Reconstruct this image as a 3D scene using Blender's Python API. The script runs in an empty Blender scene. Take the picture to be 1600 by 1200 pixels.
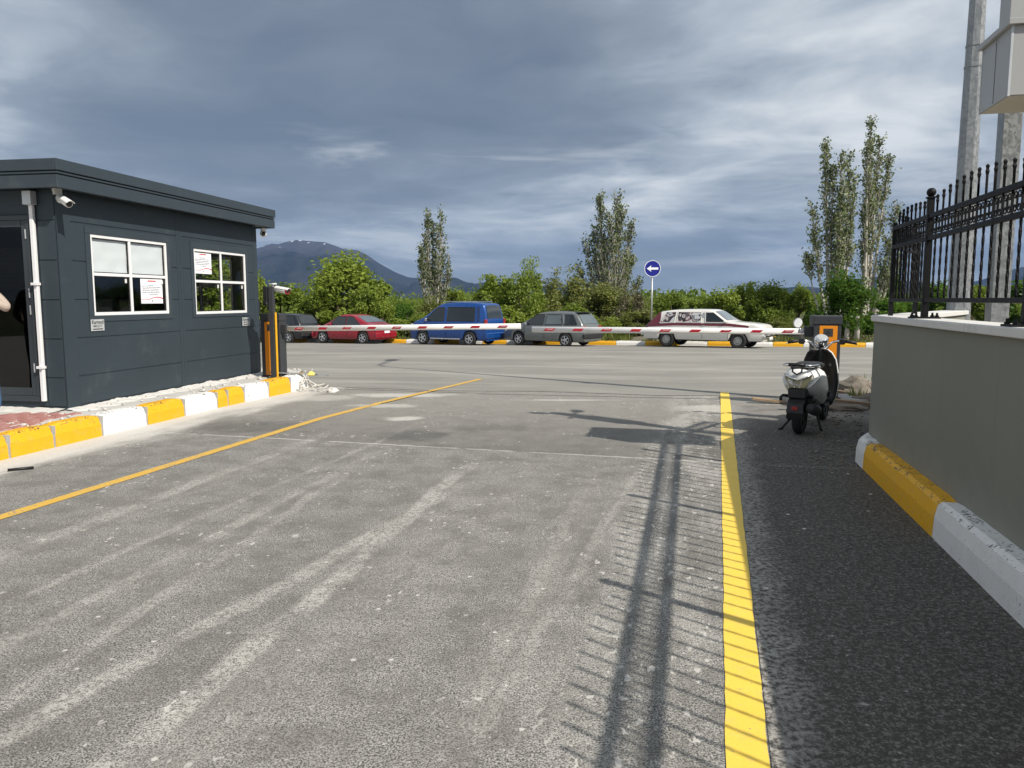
import bpy, bmesh, math, random
from mathutils import Vector, Matrix, noise as mnoise
R = math.radians
S = bpy.context.scene
COL = S.collection

# ------------------------------------------------------------------ camera, sky, sun, exposure
PITCH = math.atan(132/1200)
EYE = 1.55
cam_d = bpy.data.cameras.new('camera'); cam = bpy.data.objects.new('camera', cam_d); COL.objects.link(cam)
cam.location = (0, 0, EYE); cam.rotation_euler = (R(90)-PITCH, 0, 0)
cam_d.sensor_fit = 'HORIZONTAL'; cam_d.sensor_width = 36; cam_d.lens = 27.0
cam_d.clip_start = 0.05; cam_d.clip_end = 30000
S.camera = cam
SUN_EL, SUN_DIR = R(43), Vector((0.74, -0.67, 0)).normalized()
S.view_settings.view_transform = 'Standard'; S.view_settings.look = 'None'
S.view_settings.gamma = 1; S.view_settings.use_curve_mapping = False; S.view_settings.exposure = 0.18
S.cycles.max_bounces = 6; S.cycles.diffuse_bounces = 3; S.cycles.glossy_bounces = 3
S.cycles.transparent_max_bounces = 12; S.cycles.transmission_bounces = 4; S.cycles.volume_bounces = 0
S.cycles.use_denoising = True; S.cycles.caustics_reflective = False; S.cycles.caustics_refractive = False

class NT:
    """small helper for wiring shader nodes"""
    def __init__(s, tree): s.t = tree; s.n = tree.nodes; s.l = tree.links
    def node(s, kind, **kw):
        nd = s.n.new(kind)
        for k, v in kw.items(): setattr(nd, k, v)
        return nd
    def put(s, sock, v):
        if isinstance(v, bpy.types.NodeSocket): s.l.new(v, sock)
        elif isinstance(v, (int, float)) and hasattr(sock.default_value, '__len__'): sock.default_value = [v]*len(sock.default_value)
        elif hasattr(v, '__len__') and len(v) == 3 and len(sock.default_value) == 4: sock.default_value = (*v, 1)
        else: sock.default_value = v
    def m(s, op, a, b=0.0, c=0.0, clamp=False):
        nd = s.node('ShaderNodeMath', operation=op, use_clamp=clamp)
        s.put(nd.inputs[0], a); s.put(nd.inputs[1], b); s.put(nd.inputs[2], c); return nd.outputs[0]
    def vm(s, op, a, b=(0,0,0)):
        nd = s.node('ShaderNodeVectorMath', operation=op); s.put(nd.inputs[0], a); s.put(nd.inputs[1], b); return nd.outputs[0]
    def mix(s, f, a, b, mode='MIX'):
        nd = s.node('ShaderNodeMix', data_type='RGBA', blend_type=mode, clamp_factor=True)
        s.put(nd.inputs[0], f); s.put(nd.inputs[6], a); s.put(nd.inputs[7], b); return nd.outputs[2]
    def noise(s, vec, scale, detail=3, rough=.55, dist=0.0):
        nd = s.node('ShaderNodeTexNoise'); s.put(nd.inputs['Vector'], vec); nd.inputs['Scale'].default_value = scale
        nd.inputs['Detail'].default_value = detail; nd.inputs['Roughness'].default_value = rough; nd.inputs['Distortion'].default_value = dist
        return nd.outputs['Fac']
    def voro(s, vec, scale):
        nd = s.node('ShaderNodeTexVoronoi'); s.put(nd.inputs['Vector'], vec); nd.inputs['Scale'].default_value = scale
        return nd.outputs['Distance'], nd.outputs['Color']
    def mr(s, v, a, b, c=0.0, d=1.0, smooth=True):
        nd = s.node('ShaderNodeMapRange', interpolation_type='SMOOTHSTEP' if smooth else 'LINEAR')
        for i, q in enumerate((v, a, b, c, d)): s.put(nd.inputs[i], q)
        return nd.outputs[0]
    def ramp(s, f, stops):
        nd = s.node('ShaderNodeValToRGB'); s.put(nd.inputs[0], f); e = nd.color_ramp.elements
        while len(e) < len(stops): e.new(1)
        for q, (p, c) in zip(e, stops): q.position = p; q.color = (*c, 1)
        return nd.outputs[0]
    def xyz(s, v):
        nd = s.node('ShaderNodeSeparateXYZ'); s.put(nd.inputs[0], v); return nd.outputs
    def comb(s, x, y, z=0.0):
        nd = s.node('ShaderNodeCombineXYZ'); s.put(nd.inputs[0], x); s.put(nd.inputs[1], y); s.put(nd.inputs[2], z); return nd.outputs[0]
    def coords(s, kind='Object'): return s.node('ShaderNodeTexCoord').outputs[kind]
    def scalev(s, v, sx, sy, sz=1): return s.vm('MULTIPLY', v, (sx, sy, sz))
    def rotz(s, v, ang):
        nd = s.node('ShaderNodeVectorRotate', rotation_type='Z_AXIS'); s.put(nd.inputs['Vector'], v); nd.inputs['Angle'].default_value = ang; return nd.outputs[0]
    def bump(s, h, strength=.3, dist=.01):
        nd = s.node('ShaderNodeBump'); nd.inputs['Strength'].default_value = strength; nd.inputs['Distance'].default_value = dist
        s.put(nd.inputs['Height'], h); return nd.outputs[0]

SKY_X, SKY_Y = 27.5, 5.0
# world: physical sky seen through gaps of a grey cloud deck
W = bpy.data.worlds.new('World'); S.world = W; W.use_nodes = True
g = NT(W.node_tree); g.n.clear()
sky = g.node('ShaderNodeTexSky', sky_type='NISHITA'); sky.sun_disc = False
sky.sun_elevation = SUN_EL; sky.sun_rotation = math.atan2(SUN_DIR.x, SUN_DIR.y)
dirv = g.vm('NORMALIZE', g.coords('Generated'))
dx, dy, dz = g.xyz(dirv)
zz = g.m('ADD', g.m('MAXIMUM', dz, 0.0), 0.13)
cx, cy = g.m('DIVIDE', dx, zz), g.m('DIVIDE', dy, zz)
plane = g.comb(g.m('ADD', cx, SKY_X), g.m('ADD', cy, SKY_Y), 0.7)
warp = g.vm('ADD', plane, g.comb(g.m('MULTIPLY', g.noise(plane, .5, 3), 1.2), g.m('MULTIPLY', g.noise(g.vm('ADD', plane, (7, 3, 0)), .5, 3), 1.2), 0.0))
big = g.noise(g.scalev(warp, .36, .34), 1.0, 2, .45)
mid = g.noise(g.scalev(warp, .85, .75), 1.0, 6, .50, .2)
fin = g.noise(g.scalev(warp, 2.4, 2.6), 1.0, 6, .55, .2)
cl = g.m('ADD', g.m('ADD', g.m('MULTIPLY', big, .60), g.m('MULTIPLY', mid, .32)), g.m('MULTIPLY', fin, .16))
cloudc = g.ramp(cl, [(.405, (.150, .182, .232)), (.475, (.225, .268, .33)), (.525, (.315, .368, .438)), (.57, (.50, .56, .62)), (.62, (.80, .83, .85))])
horizon = g.mr(dz, 0.0, .14, 1.0, 0.0)
cloudc = g.mix(g.m('MULTIPLY', horizon, .45), cloudc, (.42, .50, .58))
az = g.m('ARCTAN2', dx, dy)
lay = g.noise(g.comb(g.m('MULTIPLY', az, 2.4), g.m('MULTIPLY', dz, 17.0), 3.3), 1.0, 6, .58, .5)
laym = g.m('MULTIPLY', g.mr(dz, .015, .06), g.mr(dz, .12, .26, 1, 0))
cloudc = g.mix(g.m('MULTIPLY', g.mr(lay, .52, .70), g.m('MULTIPLY', laym, .8)), cloudc, (.74, .78, .81))
cloudc = g.mix(g.m('MULTIPLY', g.mr(lay, .46, .30), g.m('MULTIPLY', laym, .55)), cloudc, (.20, .25, .32))
bgs = g.node('ShaderNodeBackground'); g.put(bgs.inputs[0], sky.outputs[0]); bgs.inputs[1].default_value = .08
bgc = g.node('ShaderNodeBackground'); g.put(bgc.inputs[0], cloudc); bgc.inputs[1].default_value = .92
cover = g.mr(cl, .40, .50, .80, .97)
mx = g.node('ShaderNodeMixShader'); g.put(mx.inputs[0], cover); g.l.new(bgs.outputs[0], mx.inputs[1]); g.l.new(bgc.outputs[0], mx.inputs[2])
wo = g.node('ShaderNodeOutputWorld'); g.l.new(mx.outputs[0], wo.inputs[0])

sd = bpy.data.lights.new('sun', 'SUN'); sun = bpy.data.objects.new('sun', sd); COL.objects.link(sun)
sd.energy = 4.9; sd.angle = R(.5); sd.color = (1, .935, .84)
to_sun = Vector((SUN_DIR.x*math.cos(SUN_EL), SUN_DIR.y*math.cos(SUN_EL), math.sin(SUN_EL)))
sun.rotation_euler = to_sun.to_track_quat('Z', 'Y').to_euler(); sun.location = (8, -8, 20)

# ------------------------------------------------------------------ materials
def newmat(name):
    m = bpy.data.materials.new(name); m.use_nodes = True; n = NT(m.node_tree)
    b = n.n['Principled BSDF']; return m, n, b
def pm(name, col, rough=.6, metal=0, var=.12, vs=6.0, bump=0.0, bs=60.0, coat=0.0, spec=.5, dirt=None, ds=3.0, da=.5):
    m, n, b = newmat(name); co = n.coords()
    f = n.noise(co, vs, 5, .6)
    c = n.mix(f, tuple(x*(1-var) for x in col), tuple(min(1, x*(1+var)) for x in col))
    if dirt:
        d = n.mr(n.noise(co, ds, 6, .65), .52, .72); c = n.mix(n.m('MULTIPLY', d, da), c, dirt)
    n.put(b.inputs['Base Color'], c)
    n.put(b.inputs['Roughness'], n.mr(n.noise(co, vs*1.7, 3), .2, .8, max(0.02, rough-.08), min(1, rough+.08)))
    b.inputs['Metallic'].default_value = metal; b.inputs['Coat Weight'].default_value = coat; b.inputs['Coat Roughness'].default_value = .04
    b.inputs['Specular IOR Level'].default_value = spec
    if bump: n.put(b.inputs['Normal'], n.bump(n.noise(co, bs, 4, .6), bump, .01))
    return m
def glassmat(name, tint=(.97,.985,.98), trans=.97, rough=.02, refl=.035):
    m, n, b = newmat(name); n.n.remove(b)
    t = n.node('ShaderNodeBsdfTransparent'); t.inputs[0].default_value = (*[x*trans for x in tint], 1)
    gl = n.node('ShaderNodeBsdfGlossy'); gl.inputs['Roughness'].default_value = rough
    lw = n.node('ShaderNodeLayerWeight'); lw.inputs[0].default_value = .5
    fr = n.m('ADD', n.m('MULTIPLY', n.m('POWER', lw.outputs['Facing'], 5.0), .9), refl)
    x = n.node('ShaderNodeMixShader'); n.l.new(fr, x.inputs[0]); n.l.new(t.outputs[0], x.inputs[1]); n.l.new(gl.outputs[0], x.inputs[2])
    n.l.new(x.outputs[0], n.n['Material Output'].inputs[0]); return m
def leafmat(name, c1, c2, c3, trans=.45):
    m, n, b = newmat(name); n.n.remove(b)
    geo = n.node('ShaderNodeNewGeometry'); oi = n.node('ShaderNodeObjectInfo')
    f = n.noise(n.coords(), .9, 3, .6)
    c = n.mix(geo.outputs['Random Per Island'], c1, c2)
    c = n.mix(n.mr(f, .42, .66), c, c3)
    c = n.mix(.25, c, n.mix(oi.outputs['Random'], tuple(x*.6 for x in c1), tuple(x*1.4 for x in c2)))
    d = n.node('ShaderNodeBsdfDiffuse'); n.put(d.inputs[0], c)
    t = n.node('ShaderNodeBsdfTranslucent'); n.put(t.inputs[0], n.mix(.5, c, (.16, .22, .02)))
    gl = n.node('ShaderNodeBsdfGlossy'); gl.inputs['Roughness'].default_value = .4; gl.inputs[0].default_value = (.6,.6,.6,1)
    x = n.node('ShaderNodeMixShader'); x.inputs[0].default_value = trans; n.l.new(d.outputs[0], x.inputs[1]); n.l.new(t.outputs[0], x.inputs[2])
    y = n.node('ShaderNodeMixShader'); y.inputs[0].default_value = .02; n.l.new(x.outputs[0], y.inputs[1]); n.l.new(gl.outputs[0], y.inputs[2])
    n.l.new(y.outputs[0], n.n['Material Output'].inputs[0]); return m

LK, LS = -6.415, .2007          # foot of the booth-side kerb: X = LK + LS*Y
WK, WS = 1.612, .2318           # foot of the wall-side kerb: X = WK + WS*Y
SEAM = (7.77, -.275)            # pour joint across the lane
def asphalt(name):
    m, n, b = newmat(name); P = n.coords(); X, Y, Z = n.xyz(P)
    Rv = n.rotz(P, R(11.5))
    warp = n.noise(P, 1.1, 3, .6)
    mot = n.noise(P, .55, 5, .62); mot2 = n.noise(P, 3.5, 5, .62); fine = n.noise(P, 95, 2, .7); grit = n.noise(P, 32, 4, .72)
    near = n.m('SUBTRACT', n.m('ADD', n.m('MULTIPLY', X, SEAM[1]), SEAM[0]), Y)       # >0 on the camera side of the joint
    nearm = n.mr(n.m('ADD', near, n.m('MULTIPLY', n.m('SUBTRACT', mot2, .5), .12)), -.03, .03)
    grains = n.noise(P, 150, 2, .65)
    col = n.mix(n.mr(mot, .3, .7), (.088, .083, .074), (.112, .106, .095))
    col = n.mix(n.m('MULTIPLY', n.mr(mot2, .35, .75), .5), col, (.155, .146, .131))
    # aggregate: small bright and dark grains, patchy rather than even
    agg = n.mr(n.m('ADD', n.m('MULTIPLY', grains, .5), n.m('ADD', n.m('MULTIPLY', fine, .35), n.m('MULTIPLY', grit, .15))), .42, .59)
    patchy = n.mr(n.noise(P, 3.2, 6, .7), .35, .62, .45, 1.0)
    aamt = n.m('MULTIPLY', n.m('ADD', n.m('MULTIPLY', nearm, .40), .55), patchy)
    col = n.mix(aamt, col, n.mix(agg, n.mix(.75, col, (.040,.040,.039)), n.mix(.85, col, (.46, .445, .415))))
    d1, c1 = n.voro(P, 38); chip = n.m('MULTIPLY', n.mr(d1, .06, .22, 1, 0), n.mr(n.xyz(c1)[0], .80, .92))
    d2, c2 = n.voro(P, 11); bigchip = n.m('MULTIPLY', n.mr(n.m('ADD', d2, n.m('MULTIPLY', n.m('SUBTRACT', grit, .5), .25)), .09, .16, 1, 0), n.mr(n.xyz(c2)[1], .84, .88))
    # streaks left by tyres along the lane
    st = n.noise(n.scalev(Rv, 1.9, .10), 1.0, 5, .6); st2 = n.noise(n.scalev(Rv, 5.5, .22), 1.0, 4, .6)
    st = n.noise(n.vm('ADD', n.scalev(Rv, 1.7, .085), n.comb(n.m('MULTIPLY', warp, .5), 0.0, 0.0)), 1.0, 6, .62); st4 = n.noise(n.scalev(Rv, 11.0, .35), 1.0, 4, .65)
    dust = n.m('MAXIMUM', n.m('MULTIPLY', n.mr(st, .53, .74), n.mr(st2, .40, .62)), n.m('MULTIPLY', n.mr(st4, .62, .74), n.mr(mot, .45, .65, 0, .55)))
    def band(k, s, w, amt, y0, y1):
        q = n.m('ABSOLUTE', n.m('ADD', n.m('SUBTRACT', X, n.m('ADD', n.m('MULTIPLY', Y, s), k)), n.m('MULTIPLY', n.m('SUBTRACT', warp, .5), .18)))
        v = n.m('MULTIPLY', n.mr(n.m('ADD', q, n.m('MULTIPLY', n.m('SUBTRACT', grit, .5), w*.9)), w*.45, w*1.02, amt, 0), n.m('MULTIPLY', n.mr(Y, y0-1, y0), n.mr(Y, y1, y1+1.5, 1, 0)))
        return n.m('MULTIPLY', v, n.mr(n.noise(P, 2.3, 5, .7), .36, .60, .15, 1))
    tracks = n.m('MULTIPLY', 0.0, 0.0)
    for args in ((-1.80, .197, .095, .85, -3, 6.2), (-2.78, .375, .085, .75, 1.0, 5.4), (-1.35, .19, .45, .16, -3, 6), (.46, .262, .36, .6, -3, 7.0), (-3.0, .21, .07, .55, 0, 7), (-4.1, .22, .10, .5, 2, 8), (-.9, .30, .05, .4, 2, 9), (-2.3, .12, .06, .45, 0, 6), (-.35, .235, .16, .35, -2, 6), (-3.55, .25, .05, .45, 1, 8), (-.75, .215, .06, .35, -1, 5.5)):
        tracks = n.m('MAXIMUM', tracks, band(*args))
    dust = n.m('MULTIPLY', dust, n.mr(n.m('ADD', n.m('MULTIPLY', agg, .6), n.m('MULTIPLY', n.mr(grit, .35, .65), .4)), 0, 1, .35, 1))
    # cement dust spread along the kerb
    kd = n.m('SUBTRACT', X, n.m('ADD', n.m('MULTIPLY', Y, LS), LK))
    kdn = n.m('ADD', kd, n.m('MULTIPLY', n.m('SUBTRACT', n.noise(n.scalev(Rv, 2.2, .7), 1.0, 6, .65), .5), 1.3))
    kdust = n.m('MULTIPLY', n.mr(kdn, .25, .85, .92, 0), n.mr(grit, .3, .7, .8, 1))
    pat = n.m('MULTIPLY', n.mr(n.noise(n.scalev(Rv, .8, .9), 1.0, 6, .62), .60, .70), n.m('MULTIPLY', n.mr(Y, 7.5, 9), .8))
    far = n.m('MULTIPLY', n.mr(Y, 7.0, 12.0), .62)
    dust = n.m('MAXIMUM', n.m('MAXIMUM', dust, pat), far)
    col = n.mix(n.m('MULTIPLY', dust, .52), col, (.40, .38, .34))
    tg = n.m('MULTIPLY', tracks, n.mr(n.m('ADD', n.m('MULTIPLY', agg, .55), n.m('MULTIPLY', n.mr(grit, .38, .62), .45)), .1, .75, .12, 1))
    col = n.mix(n.m('MULTIPLY', tg, .9), col, (.50, .48, .44))
    col = n.mix(kdust, col, (.60, .58, .54))
    dk = n.noise(n.scalev(Rv, 1.3, .5), 1.0, 4, .6)
    col = n.mix(n.m('MULTIPLY', n.mr(dk, .62, .74), n.m('MULTIPLY', n.mr(kdn, .6, 1.2), .16)), col, (.085, .083, .08))
    st3 = n.noise(n.scalev(Rv, 7.0, .12), 1.0, 3, .6)
    col = n.mix(n.m('MULTIPLY', n.mr(st3, .66, .74), .35), col, (.08,.08,.08))
    col = n.mix(n.m('MULTIPLY', n.m('MAXIMUM', chip, bigchip), n.m('ADD', n.m('MULTIPLY', nearm, .40), .35)), col, (.60, .58, .54))
    def blot(cx, cy, rx, ry, a):
        q = n.m('SQRT', n.m('ADD', n.m('POWER', n.m('DIVIDE', n.m('SUBTRACT', X, cx), rx), 2.0), n.m('POWER', n.m('DIVIDE', n.m('SUBTRACT', Y, cy), ry), 2.0)))
        return n.mr(n.m('ADD', q, n.m('MULTIPLY', n.m('SUBTRACT', mot2, .5), 1.6)), .45, 1.15, a, 0)
    for args in ((-1.85, 12.6, 1.0, .35, .75), (-1.42, 9.95, .30, .20, .8), (-1.85, 11.2, .55, .25, .6), (-3.2, 12.2, .8, .5, .5), (.9, 11.9, .8, .12, .6), (2.9, 10.9, .7, .4, .55)):
        col = n.mix(blot(*args), col, (.50, .48, .44))
    for args in ((-1.1, 8.7, .55, .35, .5), (-3.2, 9.3, .8, .5, .4), (-.2, 9.2, .6, .3, .3)):
        col = n.mix(blot(*args), col, (.06, .06, .06))
    clus = n.mr(n.noise(P, 1.3, 4, .6), .50, .62); spl = n.noise(n.scalev(Rv, 17, 10), 1.0, 3, .6)
    lined = n.m('SUBTRACT', n.m('ADD', n.m('MULTIPLY', Y, .268), .14), X)
    linem = n.m('MULTIPLY', n.mr(lined, .0, .12), n.mr(lined, .45, 1.1, 1, 0))
    col = n.mix(n.m('MULTIPLY', n.m('MULTIPLY', n.mr(spl, .615, .66), n.m('MAXIMUM', clus, linem)), .75), col, (.56, .54, .50))
    col = n.mix(n.m('MULTIPLY', n.m('MULTIPLY', linem, n.mr(n.noise(n.scalev(Rv, 2.2, .8), 1.0, 5, .65), .45, .62)), n.mr(agg, 0, 1, .15, .7)), col, (.52, .50, .46))
    # light fines collected in the joint
    jl = n.m('MULTIPLY', n.mr(n.m('ABSOLUTE', n.m('ADD', near, n.m('MULTIPLY', n.m('SUBTRACT', mot2, .5), .10))), .008, .03, 1, 0), n.mr(mot2, .35, .55))
    col = n.mix(n.m('MULTIPLY', jl, .7), col, (.5, .48, .45))
    n.put(b.inputs['Base Color'], col); b.inputs['Roughness'].default_value = .92; b.inputs['Specular IOR Level'].default_value = .25
    n.put(b.inputs['Normal'], n.bump(n.m('ADD', n.m('MULTIPLY', grit, .35), fine), .5, .005)); return m
def dark_asphalt(name):
    m, n, b = newmat(name); P = n.coords(); X, Y, Z = n.xyz(P)
    fine = n.noise(P, 110, 2, .7); grit = n.noise(P, 36, 4, .72); mot = n.noise(P, 1.2, 5, .6)
    col = n.mix(mot, (.046, .041, .036), (.076, .068, .059))
    col = n.mix(n.m('MULTIPLY', n.mr(n.m('ADD', n.m('MULTIPLY', grit, .5), n.m('MULTIPLY', fine, .5)), .46, .62), .6), col, (.30, .285, .26))
    d2, c2 = n.voro(P, 8); chip = n.m('MULTIPLY', n.mr(n.m('ADD', d2, n.m('MULTIPLY', n.m('SUBTRACT', grit, .5), .3)), .07, .15, 1, 0), n.mr(n.xyz(c2)[0], .80, .86))
    chip2d, chip2c = n.voro(P, 30); col = n.mix(n.m('MULTIPLY', n.m('MULTIPLY', n.mr(chip2d, .1, .28, 1, 0), n.mr(n.xyz(chip2c)[0], .84, .9)), .6), col, (.45, .43, .40))
    col = n.mix(n.m('MULTIPLY', chip, .85), col, (.70, .68, .64))
    # dust thrown onto the strip along the painted line
    ed = n.m('SUBTRACT', X, n.m('ADD', n.m('MULTIPLY', Y, .268), .225))
    edn = n.m('ADD', ed, n.m('MULTIPLY', n.m('SUBTRACT', n.noise(P, 4, 6, .7), .5), .45))
    col = n.mix(n.m('MULTIPLY', n.mr(edn, .0, .26, .75, 0), n.mr(grit, .35, .62)), col, (.42, .405, .37))
    col = n.mix(n.m('MULTIPLY', n.mr(Y, 8.6, 10.8), n.mr(mot, .3, .6, .2, .8)), col, (.26, .25, .23))
    sj = n.m('ABSOLUTE', n.m('ADD', n.m('SUBTRACT', Y, 7.63), n.m('ADD', n.m('MULTIPLY', X, .22), n.m('MULTIPLY', n.m('SUBTRACT', n.noise(P, 6, 4, .6), .5), .07))))
    col = n.mix(n.mr(sj, .008, .022, .75, 0), col, (.02, .02, .02)); col = n.mix(n.m('MULTIPLY', n.mr(sj, .02, .07, .5, 0), n.mr(grit, .45, .6)), col, (.42, .40, .37))
    n.put(b.inputs['Base Color'], col); b.inputs['Roughness'].default_value = .9; b.inputs['Specular IOR Level'].default_value = .3
    n.put(b.inputs['Normal'], n.bump(n.m('ADD', grit, fine), .6, .006)); return m
def street_asphalt(name):
    m, n, b = newmat(name); P = n.rotz(n.coords(), R(10.0))
    X, Y, Z = n.xyz(P)
    wv = n.vm('ADD', P, n.comb(0.0, n.m('MULTIPLY', n.noise(P, .12, 3), 4.0), 0.0)); s1 = n.noise(n.scalev(wv, .09, .85), 1.0, 7, .65, .4); s2 = n.noise(n.scalev(wv, .35, 2.2), 1.0, 6, .65, .3); gr = n.noise(P, 30, 3, .7); mot = n.noise(P, .35, 5, .6)
    col = n.mix(n.mr(mot, .3, .7), (.19, .184, .165), (.245, .236, .21))
    col = n.mix(n.m('MULTIPLY', n.mr(s1, .45, .66), .6), col, (.36, .345, .305))
    col = n.mix(n.m('MULTIPLY', n.mr(s2, .56, .72), .5), col, (.44, .42, .38))
    col = n.mix(n.m('MULTIPLY', n.mr(s2, .30, .42, 1, 0), .35), col, (.14, .135, .125))
    col = n.mix(n.m('MULTIPLY', n.mr(gr, .4, .65), .35), col, (.30, .29, .28))
    n.put(b.inputs['Base Color'], col); b.inputs['Roughness'].default_value = .93; b.inputs['Specular IOR Level'].default_value = .2
    n.put(b.inputs['Normal'], n.bump(gr, .4, .006)); return m
def paint(name, col, under, wear=.62, rough=.6, kerb=0.0):
    m, n, b = newmat(name); P = n.coords()
    g1 = n.noise(P, 40, 4, .75); g2 = n.noise(P, 5, 5, .65)
    up = n.mr(n.xyz(n.node('ShaderNodeNewGeometry').outputs['Normal'])[2], .4, .8, 0.0, kerb) if kerb else 0.0
    w = n.mr(n.m('ADD', n.m('ADD', n.m('MULTIPLY', g1, .6), n.m('MULTIPLY', g2, .4)), up), wear, wear+.06)
    c = n.mix(g2, tuple(x*.86 for x in col), tuple(min(1, x*1.08) for x in col))
    c = n.mix(n.m('MULTIPLY', n.mr(n.noise(P, 14, 5, .7), .5, .75), .25), c, (.45, .40, .28))
    n.put(b.inputs['Base Color'], n.mix(w, c, under)); b.inputs['Roughness'].default_value = rough
    n.put(b.inputs['Normal'], n.bump(n.noise(P, 70, 4, .7), .45, .006)); return m
def siding(name, col):
    m, n, b = newmat(name); P = n.coords(); X, Y, Z = n.xyz(P)
    gr = n.noise(n.comb(n.m('MULTIPLY', X, 4), n.m('MULTIPLY', Y, 4), n.m('MULTIPLY', Z, 60)), 1.0, 5, .65, .6)
    c = n.mix(n.noise(P, 1.5, 4), tuple(x*.86 for x in col), tuple(x*1.14 for x in col))
    dz_ = n.mr(n.noise(P, 2.2, 6, .7), .55, .75); c = n.mix(n.m('MULTIPLY', dz_, .18), c, (.16, .16, .155))
    n.put(b.inputs['Base Color'], c); b.inputs['Roughness'].default_value = .55; b.inputs['Specular IOR Level'].default_value = .4
    n.put(b.inputs['Normal'], n.bump(gr, .5, .004)); return m
def galv(name):
    m, n, b = newmat(name); P = n.coords()
    d, c = n.voro(n.vm('ADD', P, n.comb(0, 0, n.m('MULTIPLY', n.noise(P, 9, 4), .3))), 34)
    f = n.m('ADD', n.m('MULTIPLY', n.xyz(c)[0], .45), n.m('MULTIPLY', n.noise(P, 14, 5, .65), .55))
    n.put(b.inputs['Base Color'], n.mix(n.mr(f, .3, .7), (.23, .24, .245), (.32, .335, .34)))
    b.inputs['Metallic'].default_value = .55; n.put(b.inputs['Roughness'], n.mr(f, .2, .8, .38, .6)); return m

M = {}
M['lane'] = asphalt('worn_asphalt'); M['dark_asphalt'] = dark_asphalt('fresh_asphalt'); M['street'] = street_asphalt('dusty_asphalt')
M['line_new'] = paint('yellow_road_paint', (.84, .58, .075), (.2, .19, .18), .615)
M['line_old'] = paint('worn_yellow_road_paint', (.64, .39, .06), (.21, .20, .19), .545)
M['kerb_yellow'] = paint('yellow_kerb_paint', (.80, .415, .005), (.07, .055, .03), .60, .6, .075)
M['kerb_white'] = paint('white_kerb_paint', (.80, .79, .76), (.12, .12, .12), .60, .6, .075)
M['kerb_bare'] = pm('bare_concrete', (.34, .335, .32), .9, var=.25, vs=9, bump=.5)
M['pavement'] = pm('dusty_concrete', (.50, .485, .455), .92, var=.22, vs=3, bump=.5, bs=50, dirt=(.55,.54,.51), ds=2.5, da=.7)
M['mortar'] = pm('white_mortar', (.60, .585, .55), .95, var=.2, vs=12, bump=.9, bs=35)
M['red_paver'] = pm('red_paver', (.36, .16, .14), .9, var=.25, vs=8, bump=.4, dirt=(.5,.46,.43), ds=5, da=.7)
M['siding'] = siding('slate_siding', (.029, .043, .054)); M['fascia'] = siding('slate_fascia', (.034, .048, .060))
M['door_frame'] = pm('anthracite_frame', (.035, .043, .05), .45, var=.1)
M['white_pvc'] = pm('white_pvc', (.80, .80, .80), .4, var=.05)
M['white_plastic'] = pm('white_plastic', (.78, .78, .76), .35, var=.05)
M['black_plastic'] = pm('black_plastic', (.012, .012, .013), .45, var=.3)
M['black_gloss'] = pm('black_gloss', (.006, .006, .007), .18, var=.2, coat=.6)
M['paper'] = pm('white_paper', (.88, .89, .92), .8, var=.06, vs=5, bump=.25, bs=7)
M['print_grey'] = pm('grey_print', (.16, .17, .22), .8); M['print_red'] = pm('red_print', (.55, .06, .07), .8); M['print_black'] = pm('black_print', (.02,.02,.022), .8)
M['plate_metal'] = pm('silver_plate', (.55, .57, .58), .4, .3, var=.08)
M['glass'] = glassmat('window_glass'); M['door_glass'] = glassmat('tinted_door_glass', (.5, .48, .42), .6)
M['interior'] = pm('interior_panel', (.30, .29, .27), .8); M['floor_board'] = pm('interior_floor', (.10, .08, .065), .6)
M['orange'] = pm('orange_enamel', (.78, .27, .012), .4, var=.06, coat=.2); M['cabinet_grey'] = pm('dark_grey_enamel', (.040, .042, .047), .45, var=.1)
M['arm_white'] = pm('white_enamel', (.80, .80, .79), .35, var=.06, dirt=(.6,.58,.54), ds=4, da=.3); M['reflector_red'] = pm('red_reflective_film', (.42, .015, .03), .3, var=.15, coat=.3)
M['wall_paint'] = pm('grey_green_render', (.235, .235, .19), .85, var=.05, vs=1.4, bump=.25, bs=120, dirt=(.25,.26,.24), ds=1.3, da=.25)
def wall_render(name):
    m, n, b = newmat(name); P = n.coords(); X, Y, Z = n.xyz(P)
    c = n.mix(n.noise(P, 1.1, 5, .6), (.19, .193, .158), (.235, .236, .197))
    run = n.noise(n.comb(X, n.m('MULTIPLY', Y, 7.0), n.m('MULTIPLY', Z, .5)), 1.0, 5, .6)
    c = n.mix(n.m('MULTIPLY', n.mr(run, .56, .72), .22), c, (.13, .135, .115))
    spl = n.mr(n.m('ADD', Z, n.m('MULTIPLY', n.m('SUBTRACT', n.noise(P, 6, 6, .7), .5), .5)), .25, .55, 1, 0)
    c = n.mix(n.m('MULTIPLY', spl, .35), c, (.30, .29, .25)); c = n.mix(n.m('MULTIPLY', n.mr(n.noise(P, 18, 5, .7), .66, .74), .3), c, (.34, .34, .30))
    n.put(b.inputs['Base Color'], c); b.inputs['Roughness'].default_value = .9; n.put(b.inputs['Normal'], n.bump(n.m('ADD', n.noise(P, 90, 4, .7), n.m('MULTIPLY', n.noise(P, 5, 4, .6), 1.5)), .35, .008)); return m
M['wall_paint'] = wall_render('stained_grey_green_render')
M['coping'] = pm('pale_coping', (.62, .61, .585), .7, var=.1, vs=5, bump=.2, dirt=(.4,.4,.38), ds=4, da=.35)
M['iron'] = pm('black_iron', (.003, .003, .0035), .55, .0, var=.25, vs=20, bump=.2, bs=90, spec=.25)
M['galvanised'] = galv('galvanised_steel')
M['cab_white'] = pm('white_sheet_metal', (.37, .375, .37), .35, var=.05, vs=1.5, dirt=(.5,.5,.47), ds=1.2, da=.2)
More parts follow.
